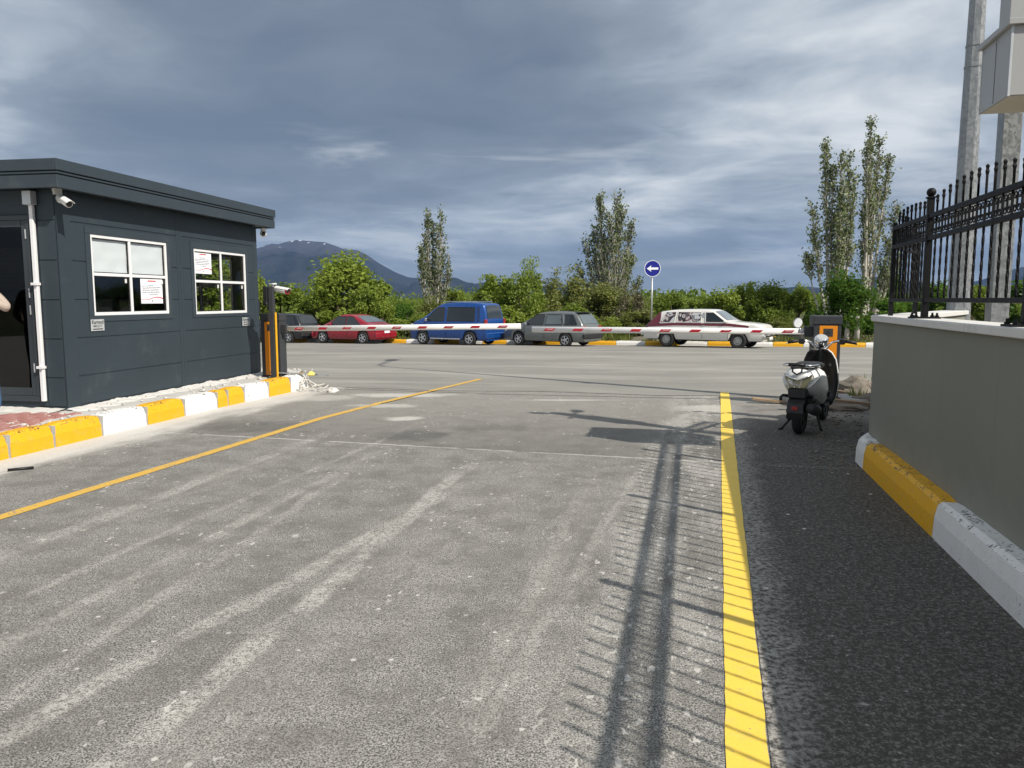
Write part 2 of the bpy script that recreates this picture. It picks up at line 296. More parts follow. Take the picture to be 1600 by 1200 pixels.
M['rubber'] = pm('tyre_rubber', (.018, .018, .018), .8, var=.3); M['alloy'] = pm('alloy_rim', (.55, .56, .58), .28, .8, var=.1)
M['steel_rim'] = pm('steel_rim', (.40, .40, .40), .4, .5, var=.15); M['chrome'] = pm('chrome', (.75, .75, .76), .12, 1, var=.03)
M['car_glass'] = pm('dark_car_glass', (.015, .02, .022), .05, var=.2, coat=.7); M['car_glass_grey'] = pm('grey_car_glass', (.10, .125, .135), .06, var=.35, vs=2, coat=.6)
M['red_paint'] = pm('maroon_red_paint', (.30, .008, .025), .3, .15, var=.06, coat=.8); M['blue_paint'] = pm('blue_paint', (.005, .062, .27), .3, .25, var=.06, coat=.8)
M['grey_paint'] = pm('grey_green_paint', (.17, .185, .185), .35, .45, var=.06, coat=.6); M['ivory_paint'] = pm('ivory_paint', (.72, .70, .65), .3, var=.05, coat=.7)
M['maroon_paint'] = pm('dark_maroon_paint', (.13, .004, .016), .3, var=.06, coat=.7); M['dark_paint'] = pm('dark_navy_paint', (.012, .014, .019), .3, .2, var=.1, coat=.8)
M['tail_red'] = pm('red_lens', (.30, .010, .010), .15, var=.1, coat=.6); M['clear_lens'] = pm('clear_lens', (.55, .56, .55), .12, .3, var=.1, coat=.6)
M['amber'] = pm('amber_lens', (.7, .22, .01), .2, coat=.5); M['dark_trim'] = pm('dark_trim', (.02,.02,.02), .6, var=.2)
M['scooter_silver'] = pm('silver_white_paint', (.80, .80, .79), .45, .0, var=.05, coat=.15); M['smoke_lens'] = pm('yellowed_lens', (.40, .39, .26), .14, .1, var=.25, vs=14, coat=.8)
M['seat_vinyl'] = pm('black_vinyl', (.015,.015,.015), .6, bump=.4, bs=80)
M['sign_blue'] = pm('blue_sign_film', (.005, .012, .22), .4); M['sign_white'] = pm('white_sign_film', (.8,.82,.85), .4)
M['wood'] = pm('raw_timber', (.30, .21, .13), .8, var=.3, vs=9, bump=.4, dirt=(.3,.25,.19), ds=4); M['stone'] = pm('rough_stone', (.19, .165, .135), .95, var=.35, vs=5, bump=1, bs=18)
M['soil'] = pm('dry_soil', (.20, .17, .135), .95, var=.35, vs=2.5, bump=1, bs=20, dirt=(.32,.29,.25), ds=1.5)
M['bark'] = pm('brown_bark', (.11, .085, .06), .95, var=.35, vs=8, bump=.8, bs=30); M['pale_bark'] = pm('pale_poplar_bark', (.44, .41, .36), .9, var=.25, vs=3, bump=.6, bs=25)
M['skin'] = pm('skin', (.45, .27, .19), .55); M['beige_cloth'] = pm('beige_cloth', (.42, .345, .29), .9, bump=.3, bs=90); M['denim'] = pm('blue_denim', (.05, .12, .26), .9, bump=.3, bs=120); M['hair'] = pm('dark_hair', (.02,.016,.013), .7)
M['rope'] = pm('pale_cable', (.62, .60, .55), .7); M['yellow_bag'] = pm('yellow_plastic', (.72, .62, .16), .5)
LEAF = {
 'bright': leafmat('bright_green_leaves', (.19,.27,.033), (.33,.40,.075), (.135,.21,.028)),
 'mid': leafmat('green_leaves', (.16,.235,.03), (.28,.35,.065), (.105,.17,.024)),
 'olive': leafmat('olive_leaves', (.17,.19,.05), (.26,.27,.085), (.125,.15,.04)),
 'dark': leafmat('dark_green_leaves', (.06,.145,.018), (.12,.23,.03), (.04,.10,.015)),
 'poplar': leafmat('poplar_leaves', (.14,.18,.075), (.26,.29,.16), (.085,.12,.05), .3),
 'dry': leafmat('dry_twig_leaves', (.12,.11,.06), (.18,.16,.10), (.10,.11,.05), .2),
 'grass': leafmat('grass_blades', (.09,.13,.025), (.17,.19,.05), (.13,.13,.05), .3)}

# ------------------------------------------------------------------ mesh helpers
class MB:
    def __init__(s): s.v = []; s.f = []; s.mi = []
    def add(s, vs, fs, mi=0):
        k = len(s.v); s.v += [tuple(q) for q in vs]; s.f += [tuple(i+k for i in q) for q in fs]; s.mi += [mi]*len(fs); return s
    def box(s, x0, x1, y0, y1, z0, z1, mi=0, mat=None):
        vs = [Vector((x, y, z)) for z in (z0, z1) for y in (y0, y1) for x in (x0, x1)]
        if mat: vs = [mat @ q for q in vs]
        return s.add(vs, [(0,2,3,1), (4,5,7,6), (0,1,5,4), (2,6,7,3), (0,4,6,2), (1,3,7,5)], mi)
    def quad(s, a, b, c, d, mi=0): return s.add([a, b, c, d], [(0,1,2,3)], mi)
    def tube(s, pts, rad, n=8, mi=0, caps=True, tw=0.0, sq=False):
        pts = [Vector(p) for p in pts]; m_ = len(pts); rad = rad if hasattr(rad, '__len__') else [rad]*m_
        up = None; rings = []
        for i, p in enumerate(pts):
            t = (pts[min(i+1, m_-1)] - pts[max(i-1, 0)]).normalized()
            if up is None: up = Vector((0,0,1)) if abs(t.z) < .9 else Vector((1,0,0))
            a = t.cross(up).normalized(); b_ = a.cross(t).normalized(); up = b_
            rings.append([p + (a*math.cos(q) + b_*math.sin(q))*rad[i] for q in [2*math.pi*k/n + tw*i + (math.pi/n if sq else 0) for k in range(n)]])
        vs = [q for r in rings for q in r]
        fs = [(i*n+k, i*n+(k+1)%n, (i+1)*n+(k+1)%n, (i+1)*n+k) for i in range(m_-1) for k in range(n)]
        if caps: fs += [tuple(range(n-1, -1, -1)), tuple((m_-1)*n+k for k in range(n))]
        return s.add(vs, fs, mi)
    def lathe(s, prof, axis='Z', n=20, c=(0,0,0), mi=0, closed=False):
        vs = []; P = len(prof)
        for k in range(n):
            a = 2*math.pi*k/n
            for r, h in prof:
                x, y = r*math.cos(a), r*math.sin(a)
                q = {'Z': (x, y, h), 'Y': (x, h, y), 'X': (h, x, y)}[axis]
                vs.append((q[0]+c[0], q[1]+c[1], q[2]+c[2]))
        fs = []
        for k in range(n):
            k2 = (k+1) % n
            for i in range(P if closed else P-1): j = (i+1) % P; fs.append((k*P+i, k2*P+i, k2*P+j, k*P+j))
        return s.add(vs, fs, mi)
    def prism(s, poly, y0, y1, mi=0, fn=None):
        n = len(poly); fn = fn or (lambda a, b_, h: (a, h, b_))
        vs = [fn(a, b_, y0) for a, b_ in poly] + [fn(a, b_, y1) for a, b_ in poly]
        fs = [tuple(range(n)), tuple(range(2*n-1, n-1, -1))] + [(i, i+n, (i+1)%n+n, (i+1)%n) for i in range(n)]
        return s.add(vs, fs, mi)
    def mesh(s, name, mats):
        me = bpy.data.meshes.new(name); me.from_pydata(s.v, [], s.f)
        for m_ in (mats if isinstance(mats, (list, tuple)) else [mats]): me.materials.append(m_)
        if any(s.mi): me.polygons.foreach_set('material_index', s.mi)
        return me
    def build(s, name, mats, parent=None, smooth=False, bevel=0.0, seg=2, fix=True):
        me = s.mesh(name, mats)
        if fix:
            bm = bmesh.new(); bm.from_mesh(me); bmesh.ops.recalc_face_normals(bm, faces=bm.faces); bm.to_mesh(me); bm.free()
        return put(name, me, parent, smooth, bevel, seg)
def put(name, me, parent=None, smooth=False, bevel=0.0, seg=2):
    o = bpy.data.objects.new(name, me); COL.objects.link(o)
    if parent: o.parent = parent
    if smooth: me.polygons.foreach_set('use_smooth', [True]*len(me.polygons))
    if bevel:
        b = o.modifiers.new('edge', 'BEVEL'); b.width = bevel; b.segments = seg; b.limit_method = 'ANGLE'; b.angle_limit = R(40)
        me.polygons.foreach_set('use_smooth', [True]*len(me.polygons)); b.harden_normals = True
    return o
def tag(o, label=None, cat=None, group=None, kind=None):
    if label: o['label'] = label
    if cat: o['category'] = cat
    if group: o['group'] = group
    if kind: o['kind'] = kind
    return o
def thing(name, label, cat, loc=(0,0,0), rz=0.0, group=None):
    o = bpy.data.objects.new(name, None); COL.objects.link(o); o.location = loc; o.rotation_euler = (0, 0, rz); o.empty_display_size = .2
    return tag(o, label, cat, group)
def structure(o): o['kind'] = 'structure'; return o
def copies(o, parent, loc, rot=None, scale=None):
    c = o.copy(); COL.objects.link(c); c.parent = parent; c.location = loc
    if rot: c.rotation_euler = rot
    if scale: c.scale = scale
    return c
def text_obj(body, size, name, mat, parent, loc, rot, thick=.002, sx=1.0, bold=0.0):
    cu = bpy.data.curves.new('lettering', 'FONT'); cu.body = body; cu.size = size; cu.extrude = thick; cu.align_x = 'CENTER'; cu.align_y = 'CENTER'; cu.offset = bold; cu.resolution_u = 3
    t = bpy.data.objects.new('lettering', cu); COL.objects.link(t)
    dg = bpy.context.evaluated_depsgraph_get(); me = bpy.data.meshes.new_from_object(t.evaluated_get(dg)); bpy.data.objects.remove(t)
    me.materials.clear(); me.materials.append(mat)
    o = put(name, me, parent); o.location = loc; o.rotation_euler = rot; o.scale = (sx, 1, 1); return o
def zs(y): return -.014*(max(11, min(y, 24))-11) - .03*max(0, y-24)                       # the cross street falls away gently
def gpt(u, v, z=0.0):                                      # ground point seen at a photograph position
    x, y = (u-800)/1200, (600-v)/1200; c, s_ = math.cos(PITCH), math.sin(PITCH)
    r = (x, c+y*s_, -s_+y*c); t = (z-EYE)/r[2]; return Vector((r[0]*t, r[1]*t, z))
def gslope(u, v):
    z = 0
    for _ in range(25): p = gpt(u, v, z); z = zs(p.y)
    return p

# ------------------------------------------------------------------ ground, lane, street
b = MB(); ys = [-900, -100, -40, 60, 200, 900, 7000]; xs = [-7500, -900, -150, 150, 900, 7500]
b.v = [(x, y, -.95) for y in ys for x in xs]; b.f = [(j*6+i, j*6+i+1, j*6+i+7, j*6+i+6) for j in range(6) for i in range(5)]; b.mi = [0]*30
mg, n, bs_ = newmat('field_ground'); P = n.coords()
n.put(bs_.inputs['Base Color'], n.mix(n.mr(n.noise(P, .05, 6, .6), .4, .6), (.06, .075, .022), (.10, .095, .045))); bs_.inputs['Roughness'].default_value = 1
structure(b.build('ground', mg))
def strip(name, pts, mat, z=0.0, ny=1, zf=None):
    bb = MB(); bb.add([(p[0], p[1], (zf(p[1]) if zf else 0)+z) for p in pts], [tuple(range(len(pts)))]); return bb.build(name, mat)
b = MB(); yv = [-14, 0, 6, 11, 14, 17]
b.v = [(x, y, zs(y)) for y in yv for x in (-22, 16)]; b.f = [(2*i, 2*i+1, 2*i+3, 2*i+2) for i in range(5)]; b.mi = [0]*5
structure(b.build('lane', M['lane']))
e0 = lambda x: 13.15 - .2*x + .12*math.sin(x*1.7) + .05*math.sin(x*5.1)     # uneven edge where street meets lane
def kerb_y(x): return 36.1 - .322*x                     # far kerb line across the street
b = MB(); NX, NYS = 60, 16
for i in range(NX+1):
    x = -60 + 110*i/NX
    for k in range(NYS+1): y = e0(x) + (kerb_y(x)+.5-e0(x))*k/NYS; b.v.append((x, y, zs(y)+.006))
K = NYS+1; b.f = [(i*K+k, (i+1)*K+k, (i+1)*K+k+1, i*K+k+1) for i in range(NX) for k in range(NYS)]; b.mi = [0]*len(b.f)
structure(b.build('street', M['street']))
b = MB()                                                    # newer dark asphalt between line and wall kerb
ry = [-6, 0, 3, 6, 8.5, 11.2]
b.v = [q for y in ry for q in ((.222+.268*y, y, zs(y)+.004), (WK+.05+WS*y + (0 if y < 8 else (y-7.4)*.5), y, zs(y)+.004))]
b.f = [(2*i, 2*i+1, 2*i+3, 2*i+2) for i in range(5)]; b.mi = [0]*5
structure(b.build('side_strip', M['dark_asphalt']))
def road_line(name, pts, w, mat, z0):
    bb = MB(); rr = random.Random(3); n_ = 0
    P_ = []
    for (a, c) in zip(pts[:-1], pts[1:]):
        k = max(2, int((Vector(c)-Vector(a)).length/.12))
        P_ += [Vector(a).lerp(Vector(c), i/k) for i in range(k)]
    P_.append(Vector(pts[-1]))
    for i, p in enumerate(P_):
        d = (P_[min(i+1, len(P_)-1)] - P_[max(i-1, 0)]).normalized(); q = Vector((d.y, -d.x)); j = rr.uniform(-.003, .003); z = z0 + (.008 if p.y > 11.3 else 0)
        bb.v += [(p.x-q.x*(w/2+j), p.y-q.y*(w/2+j), zs(p.y)+z), (p.x+q.x*(w/2-j), p.y+q.y*(w/2-j), zs(p.y)+z)]
    bb.f = [(2*i, 2*i+1, 2*i+3, 2*i+2) for i in range(len(P_)-1)]; bb.mi = [0]*len(bb.f)
    return structure(bb.build(name, mat))
road_line('yellow_line_right', [(-1.47, -6), (.785, 2.4), (1.265, 4.187), (3.62, 12.98)], .142, M['line_new'], .004)
road_line('yellow_line_left', [(-6.5, -6), (-3.66, 5.36), (-2.51, 9.93), (-1.81, 11.98), (-.635, 15.5)], .115, M['line_old'], .004)

# pavement on the booth side
PZ = .22
kx = lambda y: LK + LS*y
b = MB(); b.add([(kx(-10)-.16, -10, PZ-.01), (kx(13.6)-.16, 13.6, PZ-.01), (-4.0, 14.6, PZ-.01), (-5.2, 15.1, PZ-.01), (-24, 18.8, PZ-.01), (-24, -10, PZ-.01)], [tuple(range(6))])
b.add([(-4.0, 14.6, -.3), (-5.2, 15.1, -.3), (-24, 18.8, -.3), (-4.0, 14.6, PZ-.01), (-5.2, 15.1, PZ-.01), (-24, 18.8, PZ-.01)], [(0,1,4,3), (1,2,5,4)])
pav = structure(b.build('pavement', M['pavement']))
kerb = structure(bpy.data.objects.new('kerb_left', None)); COL.objects.link(kerb)
rnd = random.Random(5)
def kerb_block(p0, p1, h, w, mat, parent, name='kerb_block', slope=.04, side=1, z0=0.0, gap=.008, seed=0):
    """one kerb stone from p0 to p1 along its foot; side=+1 puts its body to the left of travel"""
    p0, p1 = Vector((p0[0], p0[1], 0)), Vector((p1[0], p1[1], 0)); d = (p1-p0).normalized(); q = Vector((-d.y, d.x, 0))*side
    p0 = p0 + d*gap; p1 = p1 - d*gap; L = (p1-p0).length; N_ = max(2, int(L/.12)); rr = random.Random(seed)
    prof = [(0, -.06), (.004, h*.55), (slope*.7, h*.90), (slope+.02, h), (w, h), (w, -.06)]
    bb = MB(); K = len(prof)
    for i in range(N_+1):
        c = p0 + d*(L*i/N_); e_ = .012 if i in (0, N_) else 0
        for a, z in prof:
            j = rr.uniform(-.0012, .0012); cc = c + q*(a + j + (e_ if 0 < z else 0)*.4) + Vector((0, 0, z0 + z + j - (e_ if z > h*.8 else 0)))
            bb.v.append(tuple(cc))
    bb.f = [(i*K+k, i*K+(k+1)%K, (i+1)*K+(k+1)%K, (i+1)*K+k) for i in range(N_) for k in range(K)] + [tuple(range(K)), tuple(N_*K+k for k in range(K-1, -1, -1))]
    bb.mi = [0]*len(bb.f)
    return bb.build(name, mat, parent, smooth=False)
cuts = [(-8, 'w'), (-6.6, 'y'), (-5.2, 'w'), (-3.8, 'y'), (-2.4, 'w'), (-1.0, 'y'), (.4, 'w'), (1.8, 'y'), (3.2, 'w'), (4.6, 'y'), (6.0, 'y'), (7.42, 'y'), (7.98, 'y'), (8.67, 'w'), (9.43, 'y'), (10.18, 'w'), (10.93, 'y'), (11.20, 'y'), (11.64, 'w'), (12.36, 'y'), (13.09, 'w'), (13.75, None)]
for i in range(len(cuts)-1):
    y0, y1 = cuts[i][0], cuts[i+1][0]
    kerb_block((kx(y0), y0), (kx(y1), y1), .245, .17, M['kerb_yellow' if cuts[i][1] == 'y' else 'kerb_white'], kerb, gap=.018, seed=i)
    bb = MB(); a = Vector((kx(y1), y1, 0)); d = Vector((LS, 1, 0)).normalized(); q = Vector((-d.y, d.x, 0))
    T = Matrix.Translation(a) @ Matrix(((d.x, q.x, 0, 0), (d.y, q.y, 0, 0), (0, 0, 1, 0), (0, 0, 0, 1)))
    bb.box(-.025, .025, .012, .16, -.02, .225, mat=T); bb.build('joint_mortar', M['kerb_bare'], kerb)
for i, (a, c) in enumerate([((kx(13.75), 13.75), (-3.85, 14.45)), ((-3.85, 14.45), (-4.6, 14.9)), ((-4.6, 14.9), (-6.4, 15.3)), ((-6.4, 15.3), (-8.4, 15.7)), ((-8.4, 15.7), (-10.4, 16.1))]):
    kerb_block(a, c, .22, .15, M['kerb_white' if i % 2 == 0 else 'kerb_yellow'], kerb, z0=zs(14), seed=40+i)

# red pavers beside the booth door
tiles = structure(bpy.data.objects.new('paver_patch', None)); COL.objects.link(tiles); tiles.parent = pav
bm_ = MB(); bm_.box(-.094, .094, -.044, .044, -.03, .012); pme = bm_.mesh('red_paver', M['red_paver'])
for r_ in range(14):
    for c_ in range(9):
        y = 6.2 + r_*.2; x = kx(y) - .40 - c_*.1
        if rnd.random() < .05 or (c_ == 0 and r_ > 10): continue
        o = put('red_paver', pme, tiles); o.location = (x + rnd.uniform(-.003, .003), y + (c_ % 2)*.1, PZ-.006 + rnd.uniform(-.003, .004)); o.rotation_euler = (rnd.uniform(-.02,.02), rnd.uniform(-.02,.02), R(90-11.35)+rnd.uniform(-.02,.02))

# ------------------------------------------------------------------ guard booth
BO = thing('guard_booth', 'dark slate grey cabin with white framed windows on the pavement', 'booth', (-5.391, 9.245, PZ), R(-9.972))
BL, BW, BH = 4.726, 2.6, 2.62
def T_long(o): return o
PX = .009
M_s = M['siding']
def plank_wall(parent, panels, holes, fn):
    """cladding boards proud of the wall face; fn(s0,s1,z0,z1,d0,d1) adds one box"""
    rows = [.03, .385, .855, 1.325, 1.795, 2.265, 2.60]
    for (a, c) in panels:
        for z0, z1 in zip(rows[:-1], rows[1:]):
            segs = [(a, c)]
            for (h0, h1, g0, g1) in holes:
                new = []
                for s0, s1 in segs:
                    if h1 <= s0 or h0 >= s1 or g1 <= z0+.01 or g0 >= z1-.01: new.append((s0, s1, z0, z1)[:2])
                    else:
                        if h0 > s0: new.append((s0, h0))
                        if h1 < s1: new.append((h1, s1))
                        if g0 > z0+.03: fn(max(s0, h0), min(s1, h1), z0+.006, g0)
                        if g1 < z1-.03: fn(max(s0, h0), min(s1, h1), g1, z1-.006)
                segs = new
            for s0, s1 in segs: fn(s0, s1, z0+.008, z1-.008)
holes_long = [(.44, 2.17, 1.05, 2.24), (2.68, 4.39, 1.05, 2.22)]
wins_long = [(.53, 2.095, 1.125, 2.15), (2.765, 4.325, 1.10, 2.115)]
def wall_long(x0, x1):
    bb = MB(); s_ = 0.0; zr = [-.06, None, BH]
    cur = 0.0
    for (s0, s1, z0, z1) in wins_long:
        bb.box(x0, x1, cur, s0, -.06, BH); bb.box(x0, x1, s0, s1, -.06, z0); bb.box(x0, x1, s0, s1, z1, BH); cur = s1
    bb.box(x0, x1, cur, BL, -.06, BH); return bb
wall_long(-.06, 0).build('wall', M_s, BO)
def add_plank(s0, s1, z0, z1):
    bb = MB(); bb.box(.0005, PX, s0, s1, z0, z1); bb.build('plank', M_s, BO, bevel=.008, seg=1)
plank_wall(BO, [(.205, 2.335), (2.475, 4.585)], holes_long, add_plank)
for (s0, s1) in ((-.009, .2035), (2.3365, 2.404), (2.407, 2.4735), (4.5865, BL+.009)):
    bb = MB(); bb.box(.0005, PX-.001, s0, s1, -.05, BH); bb.build('corner_board', M_s, BO)
# end wall facing the camera, with the glass door
DX0, DX1, DZ0, DZ1 = -1.42, -.40, .16, 2.27
b = MB(); b.box(DX1, -.061, 0, .06, -.06, BH); b.box(DX0, DX1, 0, .06, DZ1, BH); b.box(DX0, DX1, 0, .06, -.06, DZ0); b.box(-BW, DX0, 0, .06, -.06, BH); b.build('wall', M_s, BO)
for (a, c) in ((-.255, -.017), (-.385, -.262), (-BW+.2, DX0-.06)):
    for z0, z1 in zip([.03, .385, .855, 1.325, 1.795, 2.265], [.385, .855, 1.325, 1.795, 2.265, 2.6]):
        bb = MB(); bb.box(a, c, -PX, -.0005, z0+.006, z1-.006); bb.build('plank', M_s, BO, bevel=.005, seg=1)
b = MB(); b.box(-.255, -.0, -.0105, -.0004, -.05, .024); b.build('base_board', M_s, BO)
# far end wall with a window, back wall
FW = (-1.75, -.45, 1.0, 2.1)
b = MB(); b.box(-.45, -.061, BL-.06, BL, -.06, BH); b.box(FW[0], FW[1], BL-.06, BL, -.06, FW[2]); b.box(FW[0], FW[1], BL-.06, BL, FW[3], BH); b.box(-BW, FW[0], BL-.06, BL, -.06, BH); b.build('wall', M_s, BO)
b = MB(); b.box(-BW, -BW+.06, .061, BL-.061, -.06, BH); b.build('wall', M_s, BO)
b = MB(); b.box(-BW+.061, -.061, .061, BL-.061, .0, .10); b.build('floor', M['floor_board'], BO)
b = MB(); b.box(-BW+.061, -.061, .061, BL-.061, 2.5, 2.56); b.build('ceiling', M['interior'], BO)
# roof: stepped fascia boards all round and a flat deck
def ring_board(name, e, z0, z1, t=.03):
    e0_ = e
    for (x0, x1, y0, y1) in ((e0_-t, e0_, -e0_, BL+e0_), (-BW-e0_, -BW-e0_+t, -e0_, BL+e0_), (-BW-e0_+t, e0_-t, -e0_, -e0_+t), (-BW-e0_+t, e0_-t, BL+e0_-t, BL+e0_)):
        bb = MB(); bb.box(x0, x1, y0, y1, z0, z1); bb.build(name, M['fascia'], BO, bevel=.006)
ring_board('fascia_board', .262, 2.80, 2.93); ring_board('fascia_groove', .235, 2.786, 2.80); ring_board('fascia_lip', .254, 2.764, 2.786); ring_board('fascia_groove', .235, 2.750, 2.764); ring_board('fascia_board', .250, 2.605, 2.750)
b = MB(); b.box(-BW-.235, .235, -.235, BL+.235, 2.63, 2.66); b.build('soffit', M['fascia'], BO)
b = MB(); b.box(-BW-.225, .225, -.225, BL+.225, 2.85, 2.90); b.build('roof', M['fascia'], BO)
# windows: white frame, cross bars, four panes, small latches
def window(parent, s0, s1, z0, z1, mid_s, mid_z, fn, fnv):
    fr = MB(); w = .042
    for q in ((s0, s1, z0, z0+w), (s0, s1, z1-w, z1), (s0, s0+w, z0+w, z1-w), (s1-w, s1, z0+w, z1-w)): fn(fr, *q, -.035, .006)
    wf = fr.build('window', M['white_pvc'], parent, bevel=.004, seg=1)
    mb_ = MB(); fn(mb_, mid_s-.022, mid_s+.022, z0+w, z1-w, -.03, .003); mb_.build('mullion', M['white_pvc'], wf, bevel=.004, seg=1)
    for a, c in ((s0+w, mid_s-.022), (mid_s+.022, s1-w)):
        mb_ = MB(); fn(mb_, a, c, mid_z-.02, mid_z+.02, -.03, .001); mb_.build('glazing_bar', M['white_pvc'], wf, bevel=.004, seg=1)
        for e_, f_ in ((z0+w, mid_z-.02), (mid_z+.02, z1-w)):
            mb_ = MB(); fn(mb_, a, c, e_, f_, -.022, -.018); mb_.build('pane', M['glass'], wf)
            mb_ = MB()
            for q in ((a, a+.012, e_, f_), (c-.012, c, e_, f_), (a+.012, c-.012, e_, e_+.012), (a+.012, c-.012, f_-.012, f_)): fn(mb_, *q, -.028, -.012)
            mb_.build('gasket', M['black_plastic'], wf)
        mb_ = MB(); fn(mb_, c-.10, c-.07, mid_z-.10, mid_z-.045, -.010, .0); mb_.build('latch', M['white_plastic'], wf)
    return wf
f_long = lambda bb, s0, s1, z0, z1, d0, d1: bb.box(d0, d1, s0, s1, z0, z1)
for k, (s0, s1, z0, z1) in enumerate(wins_long):
    window(BO, s0, s1, z0, z1, (1.29, 3.55)[k], (1.65, 1.615)[k], f_long, None)
    hs = holes_long[k]; cb = MB()
    for q in ((hs[0], hs[1], hs[2], z0), (hs[0], hs[1], z1, hs[3]), (hs[0], s0, z0, z1), (s1, hs[1], z0, z1)): f_long(cb, *q, .0005, .019)
    cb.build('window_casing', M['fascia'], BO, bevel=.004, seg=1)
f_end = lambda bb, s0, s1, z0, z1, d0, d1: bb.box(s0, s1, BL+d0, BL+d1, z0, z1)
window(BO, FW[0], FW[1], FW[2], FW[3], -1.1, 1.58, f_end, None)
# door
b = MB()
for q in ((DX0-.05, DX0, DZ0, DZ1), (DX1, DX1+.05, DZ0, DZ1), (DX0-.05, DX1+.05, DZ1, DZ1+.06), (DX0-.05, DX1+.05, DZ0-.07, DZ0)): b.box(q[0], q[1], -.03, .03, q[2], q[3])
dr = b.build('door', M['door_frame'], BO, bevel=.006, seg=1)
b = MB()
for q in ((DX0, DX0+.07, DZ0, DZ1), (DX1-.07, DX1, DZ0, DZ1), (DX0+.07, DX1-.07, DZ1-.08, DZ1), (DX0+.07, DX1-.07, DZ0, DZ0+.10)): b.box(q[0], q[1], -.02, .02, q[2], q[3])
b.build('door_leaf', M['door_frame'], dr, bevel=.005, seg=1)
b = MB(); b.box(DX0+.07, DX1-.07, -.006, .0, DZ0+.10, DZ1-.08); b.build('pane', M['door_glass'], dr)
for z in (.45, 1.15, 1.35, 2.05):
    b = MB(); b.box(DX1-.012, DX1+.004, -.034, -.031, z, z+.11); b.build('hinge', M['plate_metal'], dr)
b = MB(); b.tube([(DX0+.11, -.03, .95), (DX0+.11, -.07, .98), (DX0+.11, -.07, 1.32), (DX0+.11, -.03, 1.35)], .012); b.build('handle', M['plate_metal'], dr, smooth=True)
# white rain pipe on the end wall
dp = thing('downpipe', 'square white rainwater pipe beside the glass door of the booth', 'pipe', (0,0,0)); dp.parent = None
dp.location = BO.location; dp.rotation_euler = BO.rotation_euler
b = MB(); b.box(-.318, -.266, -.060, -.016, .10, 2.44); b.build('pipe', M['white_pvc'], dp, bevel=.008)
b = MB(); b.box(-.35, -.235, -.11, -.014, 2.44, 2.60); b.build('outlet_box', M['plate_metal'], dp, bevel=.006)
for z in (.5, 1.5):
    b = MB(); b.box(-.332, -.255, -.084, -.013, z, z+.03); b.build('bracket', M['white_pvc'], dp)
# notices and blinds (papers fixed to the glass)
def notice(label, s0, s1, z0, z1, group=None, x=-.0165):
    t = thing('notice', label, 'notice', BO.location, BO.rotation_euler.z, group)
    b = MB(); b.box(x, x+.0016, s0, s1, z0, z1); b.build('sheet', M['paper'], t)
    W_, H_ = s1-s0, z1-z0; p = MB(); rr = random.Random(int(s0*100))
    for k in range(6):
        zc = z1 - H_*(.27 + .075*k); c = s0 + W_*.06 + rr.uniform(0, .03)*W_; e = s1 - W_*(.08 + rr.uniform(0, .12))
        if k == 0: c += W_*.25; e -= W_*.25
        if k == 5: c += W_*.3; e -= W_*.12
        while c < e:
            l_ = W_*rr.uniform(.04, .11); p.box(x+.0016, x+.0026, c, min(e, c+l_), zc-H_*.016, zc+H_*.016); c += l_ + W_*.018
    p.build('print_line', M['print_grey'], t)
    p = MB(); p.box(x+.0016, x+.0026, s0+W_*.32, s1-W_*.3, z1-H_*.13, z1-H_*.08); p.build('heading', M['print_red'], t)
    p = MB(); K = 14
    for k in range(K):
        a, c = k/K, (k+1)/K; w_ = lambda q: z0 + H_*(.20 + .055*math.sin(q*2*math.pi*.95+.4+3.1)); tk = lambda q: H_*.016*(.5+q)
        p.quad((x+.0026, s0+W_*a, w_(a)-tk(a)), (x+.0026, s0+W_*c, w_(c)-tk(c)), (x+.0026, s0+W_*c, w_(c)+tk(c)), (x+.0026, s0+W_*a, w_(a)+tk(a)))
    p.build('swoosh', M['print_red'], t, fix=False)
    p = MB(); p.lathe([(.0, 0), (H_*.04, 0), (H_*.04, .001), (0, .001)], 'X', 10, (x+.0016, (s0+s1)/2, z0+H_*.10)); p.build('emblem', M['print_grey'], t)
    return t
notice('printed white notice in the lower right pane of the window nearer the door', 1.50, 1.985, 1.275, 1.625)
notice('printed white notice in the upper left pane of the window nearer the barrier', 2.812, 3.29, 1.735, 2.07)
t = thing('notice', 'faint notice behind the dark glass of the booth door', 'notice', BO.location, BO.rotation_euler.z)
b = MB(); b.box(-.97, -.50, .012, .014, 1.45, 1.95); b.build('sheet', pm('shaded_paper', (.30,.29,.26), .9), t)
p = MB()
for k in range(7): p.box(-.93+.02*(k % 3), -.55, .0095, .0115, 1.83-.05*k, 1.85-.05*k)
p.build('print_line', M['print_grey'], t)
def blind(label, s0, s1, z0, z1, seed):
    rr = random.Random(seed); N1, N2 = 16, 12; bb = MB()
    for i in range(N1+1):
        for j in range(N2+1):
            u, v = i/N1, j/N2
            h = -.034 + .007*mnoise.noise(Vector((u*3+seed, v*3, 0))) - .004*abs(math.sin(v*math.pi*2.02))
            bb.v.append((h, s0+(s1-s0)*u, z0+(z1-z0)*v + (.02*mnoise.noise(Vector((u*2.5, seed, 1))) if j == 0 else 0)))
    bb.f = [(i*(N2+1)+j, (i+1)*(N2+1)+j, (i+1)*(N2+1)+j+1, i*(N2+1)+j+1) for i in range(N1) for j in range(N2)]; bb.mi = [0]*len(bb.f)
    o = bb.build('paper_blind', M['paper'], None, smooth=True); o.location = BO.location; o.rotation_euler = BO.rotation_euler
    return tag(o, label, 'paper', 'white sheets taped over the upper panes')
blind('creased white paper sheet over the upper left pane of the window nearer the door', .575, 1.265, 1.675, 2.105, 1)
blind('creased white paper sheet over the upper right pane of the window nearer the door', 1.315, 2.05, 1.672, 2.105, 2)
